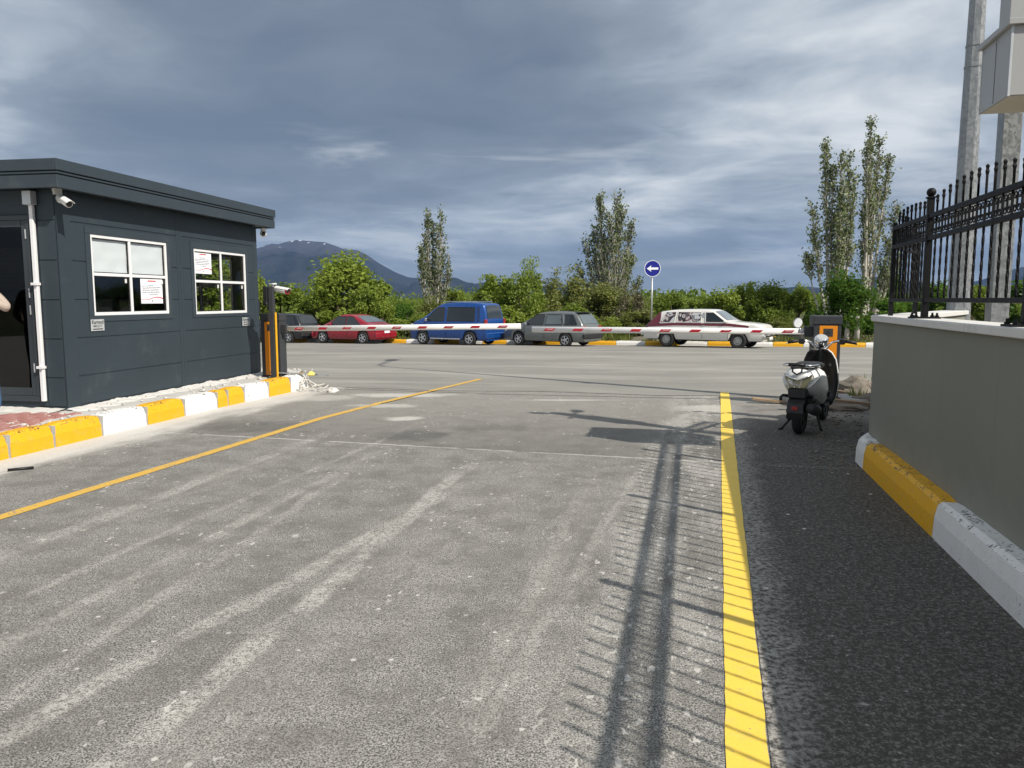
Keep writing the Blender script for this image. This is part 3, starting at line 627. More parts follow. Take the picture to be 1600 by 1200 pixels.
# small maker plates
for lab, s0, z0 in (('small silver maker plate under the window nearer the door', .445, .935), ('small silver maker plate under the window nearer the barrier', 4.125, .875)):
    t = thing('name_plate', lab, 'plate', BO.location, BO.rotation_euler.z)
    b = MB(); b.box(.0195, .023, s0, s0+.24, z0, z0+.145); b.build('plate', M['plate_metal'], t, bevel=.002, seg=1)
    rt = (R(90), 0, R(90))
    text_obj('Karmod', .068, 'lettering', M['print_black'], t, (.0235, s0+.12, z0+.108), rt, .0006, .95, .0012)
    text_obj('444 22 71', .046, 'lettering', M['print_black'], t, (.0235, s0+.12, z0+.058), rt, .0006, .9, .0008)
    b = MB(); b.box(.0232, .0242, s0+.03, s0+.21, z0+.015, z0+.028); b.build('print_bar', M['print_black'], t)
# furniture seen through the glass
t = thing('desk', 'dark office desk inside the booth below the windows', 'desk', BO.location, BO.rotation_euler.z)
b = MB(); b.box(-.72, -.12, .45, 3.0, .80, .84); b.build('desk_top', M['floor_board'], t)
for s_ in (.5, 2.9): b = MB(); b.box(-.7, -.15, s_, s_+.04, .10, .80); b.build('panel', M['floor_board'], t)
for lab, s_, w_ in (('black monitor on the desk behind the lower left pane', .86, .5), ('wide black monitor on the desk behind the printed notice', 1.5, .52)):
    t = thing('monitor', lab, 'monitor', BO.location, BO.rotation_euler.z)
    b = MB(); b.box(-.40, -.36, s_, s_+w_, 1.0, 1.34); b.build('screen', M['black_plastic'], t, bevel=.006)
    b = MB(); b.box(-.42, -.30, s_+w_/2-.1, s_+w_/2+.1, .84, .86); b.box(-.39, -.37, s_+w_/2-.03, s_+w_/2+.03, .86, 1.02); b.build('stand', M['black_plastic'], t)
# cameras under the eaves
def bullet_camera(label, loc, rz, tilt, group=None, sc=1.0, red=False):
    t = thing('security_camera', label, 'camera', loc, rz, group); t.scale = (sc, sc, sc)
    Q = Matrix.Rotation(tilt, 4, 'Y')
    b = MB(); b.lathe([(0, .105), (.034, .105), (.036, .10), (.036, -.10), (.03, -.108), (0, -.108)], 'X', 16); b.v = [tuple(Q @ Vector(q)) for q in b.v]; b.build('housing', M['white_plastic'], t, smooth=False, bevel=.004)
    b = MB(); b.lathe([(0, .107), (.027, .107), (.027, .109), (0, .109)], 'X', 14); b.v = [tuple(Q @ Vector(q)) for q in b.v]; b.build('lens', M['black_gloss'], t)
    b = MB()
    for k in range(9):
        a0, a1 = R(-65+130*k/9), R(-65+130*(k+1)/9)
        P4 = [(-.09, .041*math.sin(a0), .041*math.cos(a0)), (.14, .041*math.sin(a0), .041*math.cos(a0)), (.14, .041*math.sin(a1), .041*math.cos(a1)), (-.09, .041*math.sin(a1), .041*math.cos(a1))]
        P4 = [tuple(Q @ Vector(q)) for q in P4]; P5 = [tuple(Q @ (Vector((q[0],)+q[1:]))) for q in []]; b.quad(*P4)
    sh = b.build('sun_hood', M['white_plastic'], t, fix=False); sm = sh.modifiers.new('thick', 'SOLIDIFY'); sm.thickness = .003
    if red:
        b = MB(); b.lathe([(.037, .097), (.039, .097), (.039, .112), (.030, .112)], 'X', 16); b.v = [tuple(Q @ Vector(q)) for q in b.v]; b.build('lamp_ring', M['reflector_red'], t)
    b = MB(); b.tube([(-.10, 0, 0), (-.15, 0, .02), (-.15, 0, .07)], .014, 8); b.box(-.185, -.115, -.035, .035, .07, .15 if not red else .085); b.build('bracket', M['white_plastic'], t, bevel=.003)
    return t
RB = Matrix.Rotation(R(-9.972), 4, 'Z')
def bl(x, y, z): return tuple(Vector(BO.location) + RB @ Vector((x, y, z)))
bullet_camera('white bullet camera under the eave above the rain pipe', bl(.17, -.06, 2.475), R(-38), R(20), None, 1.25)
t = thing('dome_camera', 'small white dome camera under the eave at the far corner of the booth', 'camera', bl(.10, BL+.10, 2.605), 0)
b = MB(); b.lathe([(0, 0), (.055, 0), (.055, -.02), (.05, -.05), (0, -.05)], 'Z', 16); b.build('housing', M['white_plastic'], t, smooth=True)
b = MB(); b.lathe([(.06*math.cos(a), .06*math.sin(a)-.10) for a in [R(90-180*k/10) for k in range(11)]], 'Z', 16); b.build('ball', M['white_plastic'], t, smooth=True)
b = MB(); b.lathe([(0, -.062), (.03, -.055), (.038, -.045), (.04, -.04)], 'Y', 14, (0.012, 0, -.105)); b.build('lens', M['black_gloss'], t, smooth=True)
# mortar heaps along the foot of the booth
def heap_strip(name, pts, w, h, mat, label, cat, seed):
    bb = MB(); rr = random.Random(seed); N_ = 0; P_ = []
    for a, c in zip(pts[:-1], pts[1:]):
        k = max(2, int((Vector(c)-Vector(a)).length/.05)); P_ += [Vector(a).lerp(Vector(c), i/k) for i in range(k)]
    K = 7
    for i, p in enumerate(P_):
        d = (P_[min(i+1, len(P_)-1)]-P_[max(i-1, 0)]).normalized(); q = Vector((d.y, -d.x, 0))
        hh = h*(.35 + .9*abs(mnoise.noise(Vector((i*.09, seed, 0)))) + .5*abs(mnoise.noise(Vector((i*.41, seed, 2))))); ww = w*(.6+.9*abs(mnoise.noise(Vector((i*.13, seed, 5)))))
        for k in range(K):
            f_ = k/(K-1); z = hh*(1-f_)**1.4 + .012*mnoise.noise(Vector((i*.3, k*.9, seed)))
            if k == K-1: z = -.012
            bb.v.append((p.x+q.x*ww*f_, p.y+q.y*ww*f_, p.z+z))
    bb.f = [(i*K+k, i*K+k+1, (i+1)*K+k+1, (i+1)*K+k) for i in range(len(P_)-1) for k in range(K-1)]; bb.mi = [0]*len(bb.f)
    o = bb.build(name, mat, None, smooth=False); return tag(o, label, cat, None, 'stuff')
heap_strip('mortar_debris', [bl(.014, -.05, -.005), bl(.014, BL+.1, -.005)], .26, .045, M['mortar'], 'white mortar crumbs along the foot of the long booth wall', 'mortar', 3)
heap_strip('mortar_debris', [bl(-2.2, -.018, -.005), bl(0.03, -.018, -.005)], .40, .04, M['mortar'], 'white mortar crumbs in front of the booth door', 'mortar', 9)
b = MB(); rr = random.Random(8)
for k in range(150):
    s_ = rr.uniform(-1.6, 5.6); x = rr.uniform(.05, .72); r_ = rr.uniform(.006, .026)*(1.6 if rr.random() < .1 else 1); c = Vector(bl(x, s_, 0))
    vs = [c + Vector((math.cos(a)*r_*rr.uniform(.7, 1.3), math.sin(a)*r_*rr.uniform(.7, 1.3), zz_*r_)) for zz_ in (0, .8) for a in [2*math.pi*i/5 for i in range(5)]]
    b.add(vs, [(0,1,2,3,4), (9,8,7,6,5)] + [(i, (i+1)%5, 5+(i+1)%5, 5+i) for i in range(5)])
tag(b.build('rubble', M['mortar']), 'small pale rubble bits scattered on the booth pavement', 'rubble', None, 'stuff')
b = MB(); a, c = gpt(12, 737), gpt(53, 733); b.tube([a+Vector((0,0,.015)), a.lerp(c, .5)+Vector((0,.004,.015)), c+Vector((0,0,.015))], .013, 7)
tag(b.build('rod', M['black_plastic'], None, smooth=True), 'short black rod lying on the dusty asphalt near the kerb', 'rod')

# ------------------------------------------------------------------ boom barriers
BR = R(-11.3)
def cabinet(label, loc, H_, arm_len, arm_dir, n_st, z_arm, tilt, rz=BR, d=.16):
    t = thing('boom_barrier', label, 'barrier', loc, rz, 'boom barriers closing the lane')
    w = .185
    b = MB(); b.box(-w, w, -d, d, .0, H_-.13); body = b.build('cabinet', M['cabinet_grey'], t, bevel=.008)
    b = MB(); b.box(-w-.012, w+.012, -d-.012, d+.012, H_-.13, H_); b.build('lid', M['cabinet_grey'], t, bevel=.012)
    b = MB(); b.box(-w+.075, w-.05, -d-.007, -d-.0005, .03, H_-.145); b.build('orange_panel', M['orange'], t, bevel=.004, seg=1)
    b = MB(); b.box(-.055, .075, -d-.0095, -d-.0075, H_-.30, H_-.185); pl = b.build('logo_plate', M['cabinet_grey'], t)
    b = MB(); b.prism([(-.02, .0), (.02, 0), (.03, .022), (.01, .012), (0, .03), (-.01, .012), (-.03, .022)], -d-.0108, -d-.0098); e_ = b.build('emblem', M['black_plastic'], pl); e_.location = (.01, 0, H_-.255)
    b = MB(); b.lathe([(0, -.004), (.012, -.004), (.012, .0), (0, 0)], 'Y', 12, (.02, -d-.0125, H_-.06)); b.build('lock', M['chrome'], t)
    b = MB(); b.prism([(-.022, .1), (.022, .1), (.022, .03), (0, -.01), (-.022, .03)], w+.0005, w+.003, fn=lambda a, z, h: (h, a, z+H_*.60)); b.build('keyhole_cover', M['black_plastic'], t)
    b = MB(); b.box(-w-.03, w+.03, -d-.03, d+.03, -.03, .012); b.build('base_plate', M['cabinet_grey'], t)
    # boom
    q = arm_dir; x0 = q*(w+.0); pts = [Vector((x0*.2, -.03, z_arm)), Vector((q*(w+arm_len), -.03, z_arm+tilt))]
    b = MB(); r_ = .046; prof = [(r_*.55*math.cos(a), r_*math.sin(a)) for a in [2*math.pi*k/12 for k in range(12)]]
    vs = []
    for p_ in pts: vs += [(p_.x, p_.y+y, p_.z+z) for y, z in prof]
    b.add(vs, [(k, (k+1)%12, 12+(k+1)%12, 12+k) for k in range(12)] + [tuple(range(11, -1, -1)), tuple(range(12, 24))])
    arm = b.build('boom', M['arm_white'], t, smooth=False); arm.data.polygons.foreach_set('use_smooth', [len(p_.vertices) == 4 for p_ in arm.data.polygons])
    for k in range(n_st):
        f_ = (k+.72)/(n_st+.35); c = Vector((q*(w+.02), 0, 0)).lerp(Vector((q*(w+arm_len), 0, 0)), f_); z = z_arm + tilt*f_; hw = .075; hh = .020
        bb = MB(); y_ = -.03-r_*.55
        for i in range(4):
            z0_, z1_ = -hh+2*hh*i/4, -hh+2*hh*(i+1)/4
            yy = lambda zq: -.03 - r_*.55*math.sqrt(max(0, 1-(zq/r_)**2)) - .0015
            sk = .02
            bb.quad((c.x-hw+sk*z0_/hh, yy(z0_), z+z0_), (c.x+hw+sk*z0_/hh, yy(z0_), z+z0_), (c.x+hw+sk*z1_/hh, yy(z1_), z+z1_), (c.x-hw+sk*z1_/hh, yy(z1_), z+z1_))
        st = bb.build('reflector_strip', M['reflector_red'], arm, fix=False)
        if k % 2 == (0 if q > 0 else 0):
            bb = MB(); bb.box(c.x-.035, c.x+.055, y_-.003, y_-.002, z+.004, z+.009); bb.build('print_line', M['arm_white'], st)
    b = MB(); b.box(min(q*.16, q*.30), max(q*.16, q*.30), -.075, .015, z_arm-.075, z_arm+.075); b.build('boom_clamp', M['cabinet_grey'], t, bevel=.01)
    return t
cabinet('boom barrier with orange front beside the scooter, pointing away from the wall', (4.56, 11.2, .13), 1.19, 4.14, -1, 9, .955, -.0)
cabinet('boom barrier with orange front behind the camera post at the booth corner', (-4.16, 13.42, PZ-.01), 1.10, 4.30, 1, 9, .835, .085, R(-16.3), .10)
b = MB(); b.box(4.1, 5.1, 10.85, 11.6, -.1, .128); o = b.build('barrier_plinth', M['kerb_bare'], None, bevel=.02); tag(o, 'rough concrete plinth under the barrier beside the scooter', 'plinth')
# camera post in front of the booth-side barrier
px_, py_ = -4.08, 13.12
t = thing('camera_post', 'slim dark post with plate reading camera beside the booth corner', 'post', (px_, py_, PZ-.01), BR)
b = MB(); b.box(-.04, .04, -.04, .04, 0, 1.56); b.build('pole', M['cabinet_grey'], t, bevel=.006)
b = MB(); b.box(-.09, .09, -.09, .09, -.02, .012); b.build('base_plate', M['cabinet_grey'], t)
b = MB(); b.box(-.045, -.043, -.03, .03, .05, 1.2); b.build('yellow_edge', M['orange'], t)
b = MB(); b.box(.055, .066, -.02, .03, .0, 1.12); b.build('guard_strip', M['kerb_yellow'], t)
b = MB(); b.box(-.14, -.055, -.05, .03, 1.24, 1.56); b.build('reader_box', M['black_plastic'], t, bevel=.015)
b = MB(); b.tube([(-.10, -.05, 1.32), (-.06, -.06, 1.27), (-.05, -.05, 1.15)], .012, 6); b.build('cable', M['black_plastic'], t, smooth=True)
bullet_camera('white plate reading camera with a red hood on the dark post', (px_+.18, py_-.03, 1.71), R(-30), R(8), None, 1.35, True)
t = thing('power_post', 'thin black service post squeezed between booth and barrier', 'post', (-4.62, 13.98, PZ-.01), BR)
b = MB(); b.tube([(0,0,0), (0,0,1.25)], .028, 8); b.build('pole', M['black_plastic'], t); b = MB(); b.box(-.05, .05, -.04, .04, 1.1, 1.3); b.build('head', M['black_plastic'], t, bevel=.01)

# tangle of cable and a torn bag at the kerb end
t = thing('cable_tangle', 'tangle of pale cable at the far end of the booth kerb', 'cable', (-3.42, 13.2, 0)); rr = random.Random(4)
for k in range(6):
    b = MB(); p = Vector((rr.uniform(-.3, .1), rr.uniform(-.1, .3), .08)); pts = []
    for i in range(9): pts.append(tuple(p)); p = p + Vector((rr.uniform(-.06, .10), rr.uniform(-.1, .1), rr.uniform(-.08, .06))); p.z = max(.02, p.z)
    b.tube(pts, .009, 6); b.build('cable', M['rope'], t, smooth=True)
b = MB(); rr = random.Random(6)
b.lathe([(0, -.06), (.07, -.05), (.10, 0), (.07, .07), (.02, .12), (0, .12)], 'Z', 10); b.v = [(x*rr.uniform(.75, 1.25), y*rr.uniform(.7, 1.2), z*rr.uniform(.8, 1.2)) for x, y, z in b.v]
o = b.build('plastic_bag', M['yellow_bag'], None, smooth=False); o.location = (-3.55, 13.5, .235); o.scale = (.75, .6, .45); tag(o, 'crumpled yellow plastic bag on the kerb end', 'bag')
b = MB(); b.lathe([(0, .0), (.14, 0), (.13, .06), (.07, .14), (0, .16)], 'Z', 9); b.v = [(x*rr.uniform(.8, 1.3), y*rr.uniform(.7, 1.2), z*rr.uniform(.7, 1.2)) for x, y, z in b.v]
o = b.build('stone_lump', M['mortar']); o.location = (-3.08, 13.1, zs(13)); o.scale = (.7, .7, .5); tag(o, 'pale broken concrete lump on the asphalt beyond the booth kerb', 'stone')
b = MB(); b.box(-.55, .5, -.03, .03, 0, .02); o = b.build('metal_strip', M['galvanised']); o.location = (-3.72, 13.5, .235); o.rotation_euler = (0, R(6), R(35)); tag(o, 'bent metal strip resting on the last white kerb stone', 'strip')

# ------------------------------------------------------------------ boundary wall, kerb and iron fence
WA = -math.atan(WS); wd = Vector((math.sin(-WA), math.cos(WA), 0)); wn = Vector((wd.y, -wd.x, 0)); WO = Vector((WK, 0, 0))
def wp(n_, s_, z=0.0): q = WO + wn*n_ + wd*s_; return (q.x, q.y, z)
S_END = 7.58
wl = thing('boundary_wall', 'low grey green rendered wall with pale coping under the iron fence', 'wall', (WK, 0, 0), WA)
rdir = Vector((2.5, 3.25, 0)).normalized(); rl = Vector((rdir.dot(wn), rdir.dot(wd), 0)); rq = Vector((rl.y, -rl.x, 0))   # return wall direction in wall coordinates
c0 = Vector((.14, S_END, 0)); c1 = c0 + rl*4.2
c0i = Vector((.14+.24, S_END, 0)) ; c0i = c0 + Vector((.24, -.24*math.tan(.5*math.atan2(rl.x, rl.y)), 0)); c1i = c1 + rq*.24
def wall_poly(o_): # outline grown by o_
    a0 = Vector((.14-o_, -7)); a1 = Vector((.14-o_, S_END + o_*.3)); a2 = Vector((c1.x, c1.y)) - Vector((rq.x, rq.y))*o_
    b2 = Vector((c1i.x, c1i.y)) + Vector((rq.x, rq.y))*o_; b1 = Vector((c0i.x+o_, c0i.y-o_*.3)); b0 = Vector((.38+o_, -7))
    return [a0, a1, a2, b2, b1, b0]
b = MB(); b.prism([(q.x, q.y) for q in wall_poly(0)], -.1, 1.345, fn=lambda a, c, h: (a, c, h)); b.build('wall_body', M['wall_paint'], wl)
# coping slabs, one every 1.2 m
cs = [-7 + 1.2*k for k in range(13)] 
cs = [q for q in cs if q < S_END-.4] + [S_END-.02]
for a, c in zip(cs[:-1], cs[1:]):
    b = MB(); b.box(.105, .415, a+.002, c-.002, 1.345, 1.40); b.build('coping_slab', M['coping'], wl, bevel=.008)
b = MB(); mid = c0 + rl*.02
for k in range(3):
    bb = MB(); p0 = c0 + rl*(1.4*k+.003); p1 = c0 + rl*(1.4*(k+1)-.003)
    bb.prism([((p0-rq*.035).x, (p0-rq*.035).y), ((p1-rq*.035).x, (p1-rq*.035).y), ((p1+rq*.275).x, (p1+rq*.275).y), ((p0+rq*.275).x, (p0+rq*.275).y)], 1.3475, 1.4025, fn=lambda a, c, h: (a, c, h)); bb.build('coping_slab', M['coping'], wl, bevel=.008)
# kerb at the wall foot
kr = structure(bpy.data.objects.new('kerb_right', None)); COL.objects.link(kr)
ks = [(-6.6, 'w'), (-4.4, 'y'), (-2.0, 'w'), (.3, 'y'), (2.72, 'w'), (5.02, 'y'), (7.12, None)]
for (a, q), (c, _) in zip(ks[:-1], ks[1:]):
    kerb_block(wp(0, a), wp(0, c), .255, .145, M['kerb_yellow' if q == 'y' else 'kerb_white'], kr, slope=.03, side=-1, gap=.003, seed=int(a*7)+90)
kerb_block(wp(0, 7.12), wp(.0, 7.45), .255, .145, M['kerb_white'], kr, slope=.03, side=-1, gap=.001, seed=77)
pa = wp(0, 7.45); pb = Vector(pa) + rdir*1.6
kerb_block(pa, pb, .255, .20, M['kerb_white'], kr, slope=.03, side=-1, gap=.001, seed=78)
# fence
fe = thing('iron_fence', 'black wrought iron fence with spear pickets standing on the wall', 'fence', (WK, 0, 0), WA)
FN = .245; Z1, Z2, Z0 = 2.20, 2.03, 1.545
posts = [6.37 - 1.93*k for k in range(7)]
def twisted(z0, z1, r_):
    b = MB(); N_ = 16; b.tube([(0, 0, z0+(z1-z0)*i/N_) for i in range(N_+1)], r_, 4, tw=.55, sq=True); return b
pk = twisted(Z0-.0, 2.0, .0095); pk.tube([(0,0,2.0), (0,0,2.30)], .0085, 4, sq=True)
pick_me = pk.mesh('picket', M['iron'])
tip = MB(); tip.tube([(0,0,-.14), (0,0,.0)], .0085, 4, sq=True); tip.tube([(0,0,0), (0,0,.02), (0,0,.035), (0,0,.055), (0,0,.066)], [.009, .013, .009, .013, .004], 6)
tip_me = tip.mesh('spear_tip', M['iron'])
scr = MB()
for q in (1, -1):
    pts = []
    for k in range(15):
        a = k/14*2.1*math.pi; r_ = .026*(1-k/14*.62); pts.append((q*(.030 - r_*math.cos(a)) , 0, .0 + r_*math.sin(a)))
    scr.tube([(x, 0, z+.034) for x, y, z in pts], .0045, 5); scr.tube([(x, 0, -z-.034) for x, y, z in pts], .0045, 5)
    scr.tube([(q*.004, 0, -.05), (q*.004, 0, .05)], .005, 5)
scr_me = scr.mesh('scroll', M['iron'])
def fence_run(parent, P0, D, L, n_, arch, zshift=0.0):
    """pickets along P0 + D*t"""
    ang = math.atan2(D.y, D.x)
    for k in range(1, n_):
        f_ = k/n_; p = P0 + D*(L*f_); a_ = put('picket', pick_me, parent); a_.location = (p.x, p.y, 0); a_.rotation_euler = (0, 0, ang)
        h = 2.31 + arch*(1-(2*f_-1)**2)
        c_ = put('spear_tip', tip_me, a_); c_.location = (0, 0, h-.05)
        if h > 2.36:
            c_.scale = (1, 1, 1)
    for k in range(n_):
        p = P0 + D*(L*(k+.5)/n_); c_ = put('scroll', scr_me, parent); c_.location = (p.x, p.y, (Z1+Z2)/2); c_.rotation_euler = (0, 0, ang)
    for z, h in ((Z1, .036), (Z2, .036), (Z0, .032)):
        b = MB(); T = Matrix.Translation(Vector((P0.x, P0.y, z))) @ Matrix.Rotation(ang, 4, 'Z'); b.box(-.02, L+.02, -.018, .018, -h/2, h/2, mat=T); b.build('rail', M['iron'], parent, bevel=.003, seg=1)
def post(parent, p):
    b = MB(); b.box(-.024, .024, -.024, .024, 1.40, 2.34); o = b.build('fence_post', M['iron'], parent, bevel=.004); o.location = (p.x, p.y, 0)
    b = MB(); b.box(-.032, .032, -.032, .032, 2.34, 2.352); b.lathe([(0, 2.42), (.018, 2.417), (.032, 2.402), (.036, 2.387), (.032, 2.370), (.02, 2.356), (0, 2.352)], 'Z', 14); b.build('ball_finial', M['iron'], o, smooth=False, bevel=.001)
    b = MB(); b.box(-.10, .10, -.085, .085, 1.401, 1.413); pl_ = b.build('base_plate', M['iron'], o)
    for sx in (-1, 1):
        for sy in (-1, 1): b = MB(); b.tube([(sx*.075, sy*.06, 1.41), (sx*.075, sy*.06, 1.445)], .009, 6); b.tube([(sx*.075, sy*.06, 1.413), (sx*.075, sy*.06, 1.425)], .016, 6); b.build('anchor_bolt', M['iron'], o)
    return o
for k, s_ in enumerate(posts):
    post(fe, Vector((FN, s_, 0)))
    if k < len(posts)-1: fence_run(fe, Vector((FN, posts[k+1]+.03, 0)), Vector((0, 1, 0)), 1.87, 13, .085)
fence_run(fe, Vector((FN, 6.40, 0)), Vector((0, 1, 0)), 1.02, 8, .03)
cr = Vector((FN, 7.44, 0))
b = MB(); b.box(-.018, .018, -.018, .018, 1.40, 2.25); o = b.build('fence_post', M['iron'], fe); o.location = cr
fence_run(fe, cr + rl*.03, Vector((rl.x, rl.y, 0)), 1.1, 8, .03)
b = MB(); b.box(-.02, .02, -.02, .02, 1.40, 2.25); o = b.build('fence_post', M['iron'], fe); o.location = cr + Vector((rl.x, rl.y, 0))*1.15

# yard behind the wall
b = MB(); b.add([(*wp(.3, -8)[:2], .2), (*wp(.3, 7.5)[:2], .2), (8, 10.9, .18), (30, 18, .1), (30, -8, .2)], [(0,1,2,3,4)]); structure(b.build('yard', M['soil']))
# lamp post
lp = thing('lamp_post', 'tall tapered galvanised octagonal lamp post behind the fence', 'lamp post', (6.12, 10.58, .15))
b = MB(); N_ = 14; b.tube([(0, 0, 11.5*i/N_) for i in range(N_+1)], [.168-.0126*11.5*i/N_ for i in range(N_+1)], 8); b.build('pole', M['galvanised'], lp)
b = MB(); b.box(-.25, .25, -.25, .25, 0, .025); b.build('base_plate', M['galvanised'], lp)
b = MB(); b.tube([(0,0,11.4), (.0,.3,11.7), (.12,1.2,11.85), (.2,2.0,11.9)], .04, 8); b.build('arm', M['galvanised'], lp, smooth=True)
b = MB(); b.box(-.15, .15, 1.8, 2.5, -.05, .06); hd = b.build('lamp_head', M['cabinet_grey'], lp, bevel=.03); hd.location = (.2, 0, 11.9)
for z in (4.45, 4.72):
    b = MB(); r_ = .175-.0126*z; b.tube([(0,0,z), (0,0,z+.03)], r_, 8); b.build('clamp_band', M['galvanised'], lp)
b = MB(); b.box(-.03, .2, -.20, -.135, 5.62, 5.78); b.build('junction_box', M['cab_white'], lp, bevel=.01)
# square steel mast with the white cabinet
ms = thing('steel_mast', 'square galvanised mast carrying the white cabinet behind the fence', 'mast', (4.40, 7.0, .2), R(-13))
b = MB(); b.box(-.075, .075, -.075, .075, 0, 4.6); b.build('mast', M['galvanised'], ms, bevel=.006)
b = MB(); b.box(-.2, .2, -.2, .2, 0, .02); b.build('base_plate', M['galvanised'], ms)
b = MB(); b.box(-.105, .165, -.14, .10, 3.42, 4.15); b.build('sleeve', M['cab_white'], ms, bevel=.006)
b = MB(); b.tube([(-.25,0,4.45), (.4,0,4.45)], .022, 8); b.tube([(0,-.3,4.3), (0,.35,4.3)], .022, 8); b.build('cross_arm', M['galvanised'], ms)
b = MB(); b.box(-.42, -.22, -.05, .05, 4.42, 4.53); b.box(-.05, .05, .3, .5, 4.25, 4.36); b.build('camera_head', M['white_plastic'], ms, bevel=.01)
cb = thing('sign_cabinet', 'white metal cabinet with a sloping cap bolted to the steel mast', 'cabinet', (3.90, 6.62, 0), WA)
b = MB(); b.box(.0, .90, -.60, 0, 3.09, 3.60); b.build('cabinet_body', M['cab_white'], cb, bevel=.004, seg=1)
b = MB(); b.box(-.035, .935, -.635, .03, 3.60, 3.645); b.build('cap', M['cab_white'], cb, bevel=.004, seg=1)
b = MB(); b.box(.012, .888, -.588, -.012, 3.083, 3.0895); b.build('bottom_tray', pm('cream_tray', (.55,.52,.44), .6), cb)
b = MB(); b.prism([(.0, 0), (.30, 0), (.30, -.05), (.06, -.30), (0, -.30)], .42, .50, fn=lambda a, c, h: (h, -.42+a, 3.082+c)); b.build('gusset', M['black_plastic'], cb)

for y_ in (-.60, 0):
    b = MB(); b.box(-.004, .012, y_-.008 if y_ == 0 else y_-.004, y_+.004 if y_ == 0 else y_+.008, 3.085, 3.60); b.build('corner_trim', M['plate_metal'], cb)
b = MB(); b.box(-.0025, -.0005, -.302, -.298, 3.10, 3.59); b.build('panel_seam', M['dark_trim'], cb)
for z in (3.13, 3.56):
    for y_ in (-.56, -.33, -.27, -.04): b = MB(); b.lathe([(0, -.006), (.007, -.005), (.008, 0), (0, 0)], 'X', 8, (-.0005, y_, z)); b.build('screw', M['plate_metal'], cb)

# ------------------------------------------------------------------ scooter
def loft(rings, cap=True):
    bb = MB(); K = len(rings[0])
    for r_ in rings: bb.v += [tuple(q) for q in r_]
    bb.f = [(i*K+k, i*K+(k+1)%K, (i+1)*K+(k+1)%K, (i+1)*K+k) for i in range(len(rings)-1) for k in range(K)]
    if cap: bb.f += [tuple(range(K-1, -1, -1)), tuple((len(rings)-1)*K+k for k in range(K))]
    bb.mi = [0]*len(bb.f); return bb
def sring(x, yc, zc, hw, hh, n_=16, p=2.6, tilt=0.0):
    out = []
    for k in range(n_):
        a = 2*math.pi*k/n_; c, s_ = math.cos(a), math.sin(a)
        y = math.copysign(abs(c)**(2/p), c)*hw; z = math.copysign(abs(s_)**(2/p), s_)*hh
        out.append(Vector((x + tilt*z, yc+y, zc+z)))
    return out
SC = thing('motor_scooter', 'silver white motor scooter parked on its stand beside the wall', 'scooter', (3.68, 9.33, .004), R(90-33.5))
def wheel(name, parent, x, y, z, R_, w_, rim, spokes=5, rimmat=None, ri=.66):
    q_ = ri/.66
    b = MB(); pr = [(R_*.66*q_, -w_*.42), (R_*.80, -w_*.5), (R_*.93, -w_*.46), (R_, -w_*.28), (R_, w_*.28), (R_*.93, w_*.46), (R_*.80, w_*.5), (R_*.66*q_, w_*.42)]
    b.lathe(pr, 'Y', 28, closed=True); t_ = b.build(name, M['rubber'], parent, smooth=True); t_.location = (x, y, z)
    b = MB(); RR = R_; R_ = R_*q_; b.lathe([(0, -w_*.30), (R_*.16, -w_*.34), (R_*.17, -w_*.2), (R_*.55, -w_*.10), (R_*.60, -w_*.34), (R_*.67, -w_*.40), (R_*.67, w_*.40), (R_*.60, w_*.34), (R_*.55, w_*.1), (R_*.17, w_*.2), (R_*.16, w_*.34), (0, w_*.3)], 'Y', 28, closed=False)
    r_ = b.build('rim_well', M['dark_trim'], t_, smooth=False)
    b = MB()
    for sd in (-1, 1):
        for k in range(spokes):
            a = 2*math.pi*k/spokes+.3; T = Matrix.Rotation(a, 4, 'Y'); hw = R_*.10*(5/spokes)**.5
            y0, y1 = sorted((sd*w_*.24, sd*w_*.43)); vs = []
            b.box(-hw, hw, y0, y1, R_*.06, R_*.62, mat=T)
        y0, y1 = sorted((sd*w_*.30, sd*w_*.44))
        b.lathe([(R_*.58, y0), (R_*.665, y0), (R_*.665, y1), (R_*.58, y1)], 'Y', 28, closed=True)
        b.lathe([(0, y1+sd*.004), (R_*.15, y1), (R_*.16, y0)], 'Y', 14)
    b.build('rim', rimmat or rim, t_, smooth=False, bevel=.003, seg=1)
    return t_
wheel('rear_wheel', SC, -.62, 0, .215, .215, .10, M['dark_trim'], 5, M['cabinet_grey'])
fwh = wheel('front_wheel', SC, .62, 0, .215, .215, .09, M['dark_trim'], 5, M['cabinet_grey'])
# rear body shell
rg = [sring(-.80, 0, .63, .095, .06, p=2.2), sring(-.77, 0, .63, .135, .105), sring(-.70, 0, .62, .178, .15), sring(-.55, 0, .60, .200, .185), sring(-.35, 0, .56, .208, .215), sring(-.15, 0, .51, .20, .235), sring(.02, 0, .455, .175, .205), sring(.12, 0, .41, .14, .155)]
b = loft(rg); b.build('tail_body', M['scooter_silver'], SC, smooth=True)
rg = [sring(-.72, 0, .765, .10, .012), sring(-.60, 0, .775, .135, .03), sring(-.30, 0, .78, .14, .04), sring(0, 0, .755, .125, .045), sring(.10, 0, .74, .09, .03)]
b = loft(rg); b.build('seat', M['seat_vinyl'], SC, smooth=True)
# under-tail dark mechanics
rg = [sring(-.74, 0, .40, .10, .10), sring(-.5, 0, .38, .13, .13), sring(-.2, 0, .34, .13, .12), sring(.05, 0, .30, .10, .08)]
b = loft(rg); b.build('engine_cover', M['black_plastic'], SC, smooth=True)
b = MB(); b.tube([(-.35, -.14, .26), (-.55, -.16, .27), (-.86, -.175, .33)], [.045, .065, .06], 12); b.build('exhaust', M['dark_trim'], SC, smooth=True)
b = MB(); b.box(-.70, -.52, .08, .13, .15, .40); b.build('swing_arm', M['dark_trim'], SC, bevel=.02)
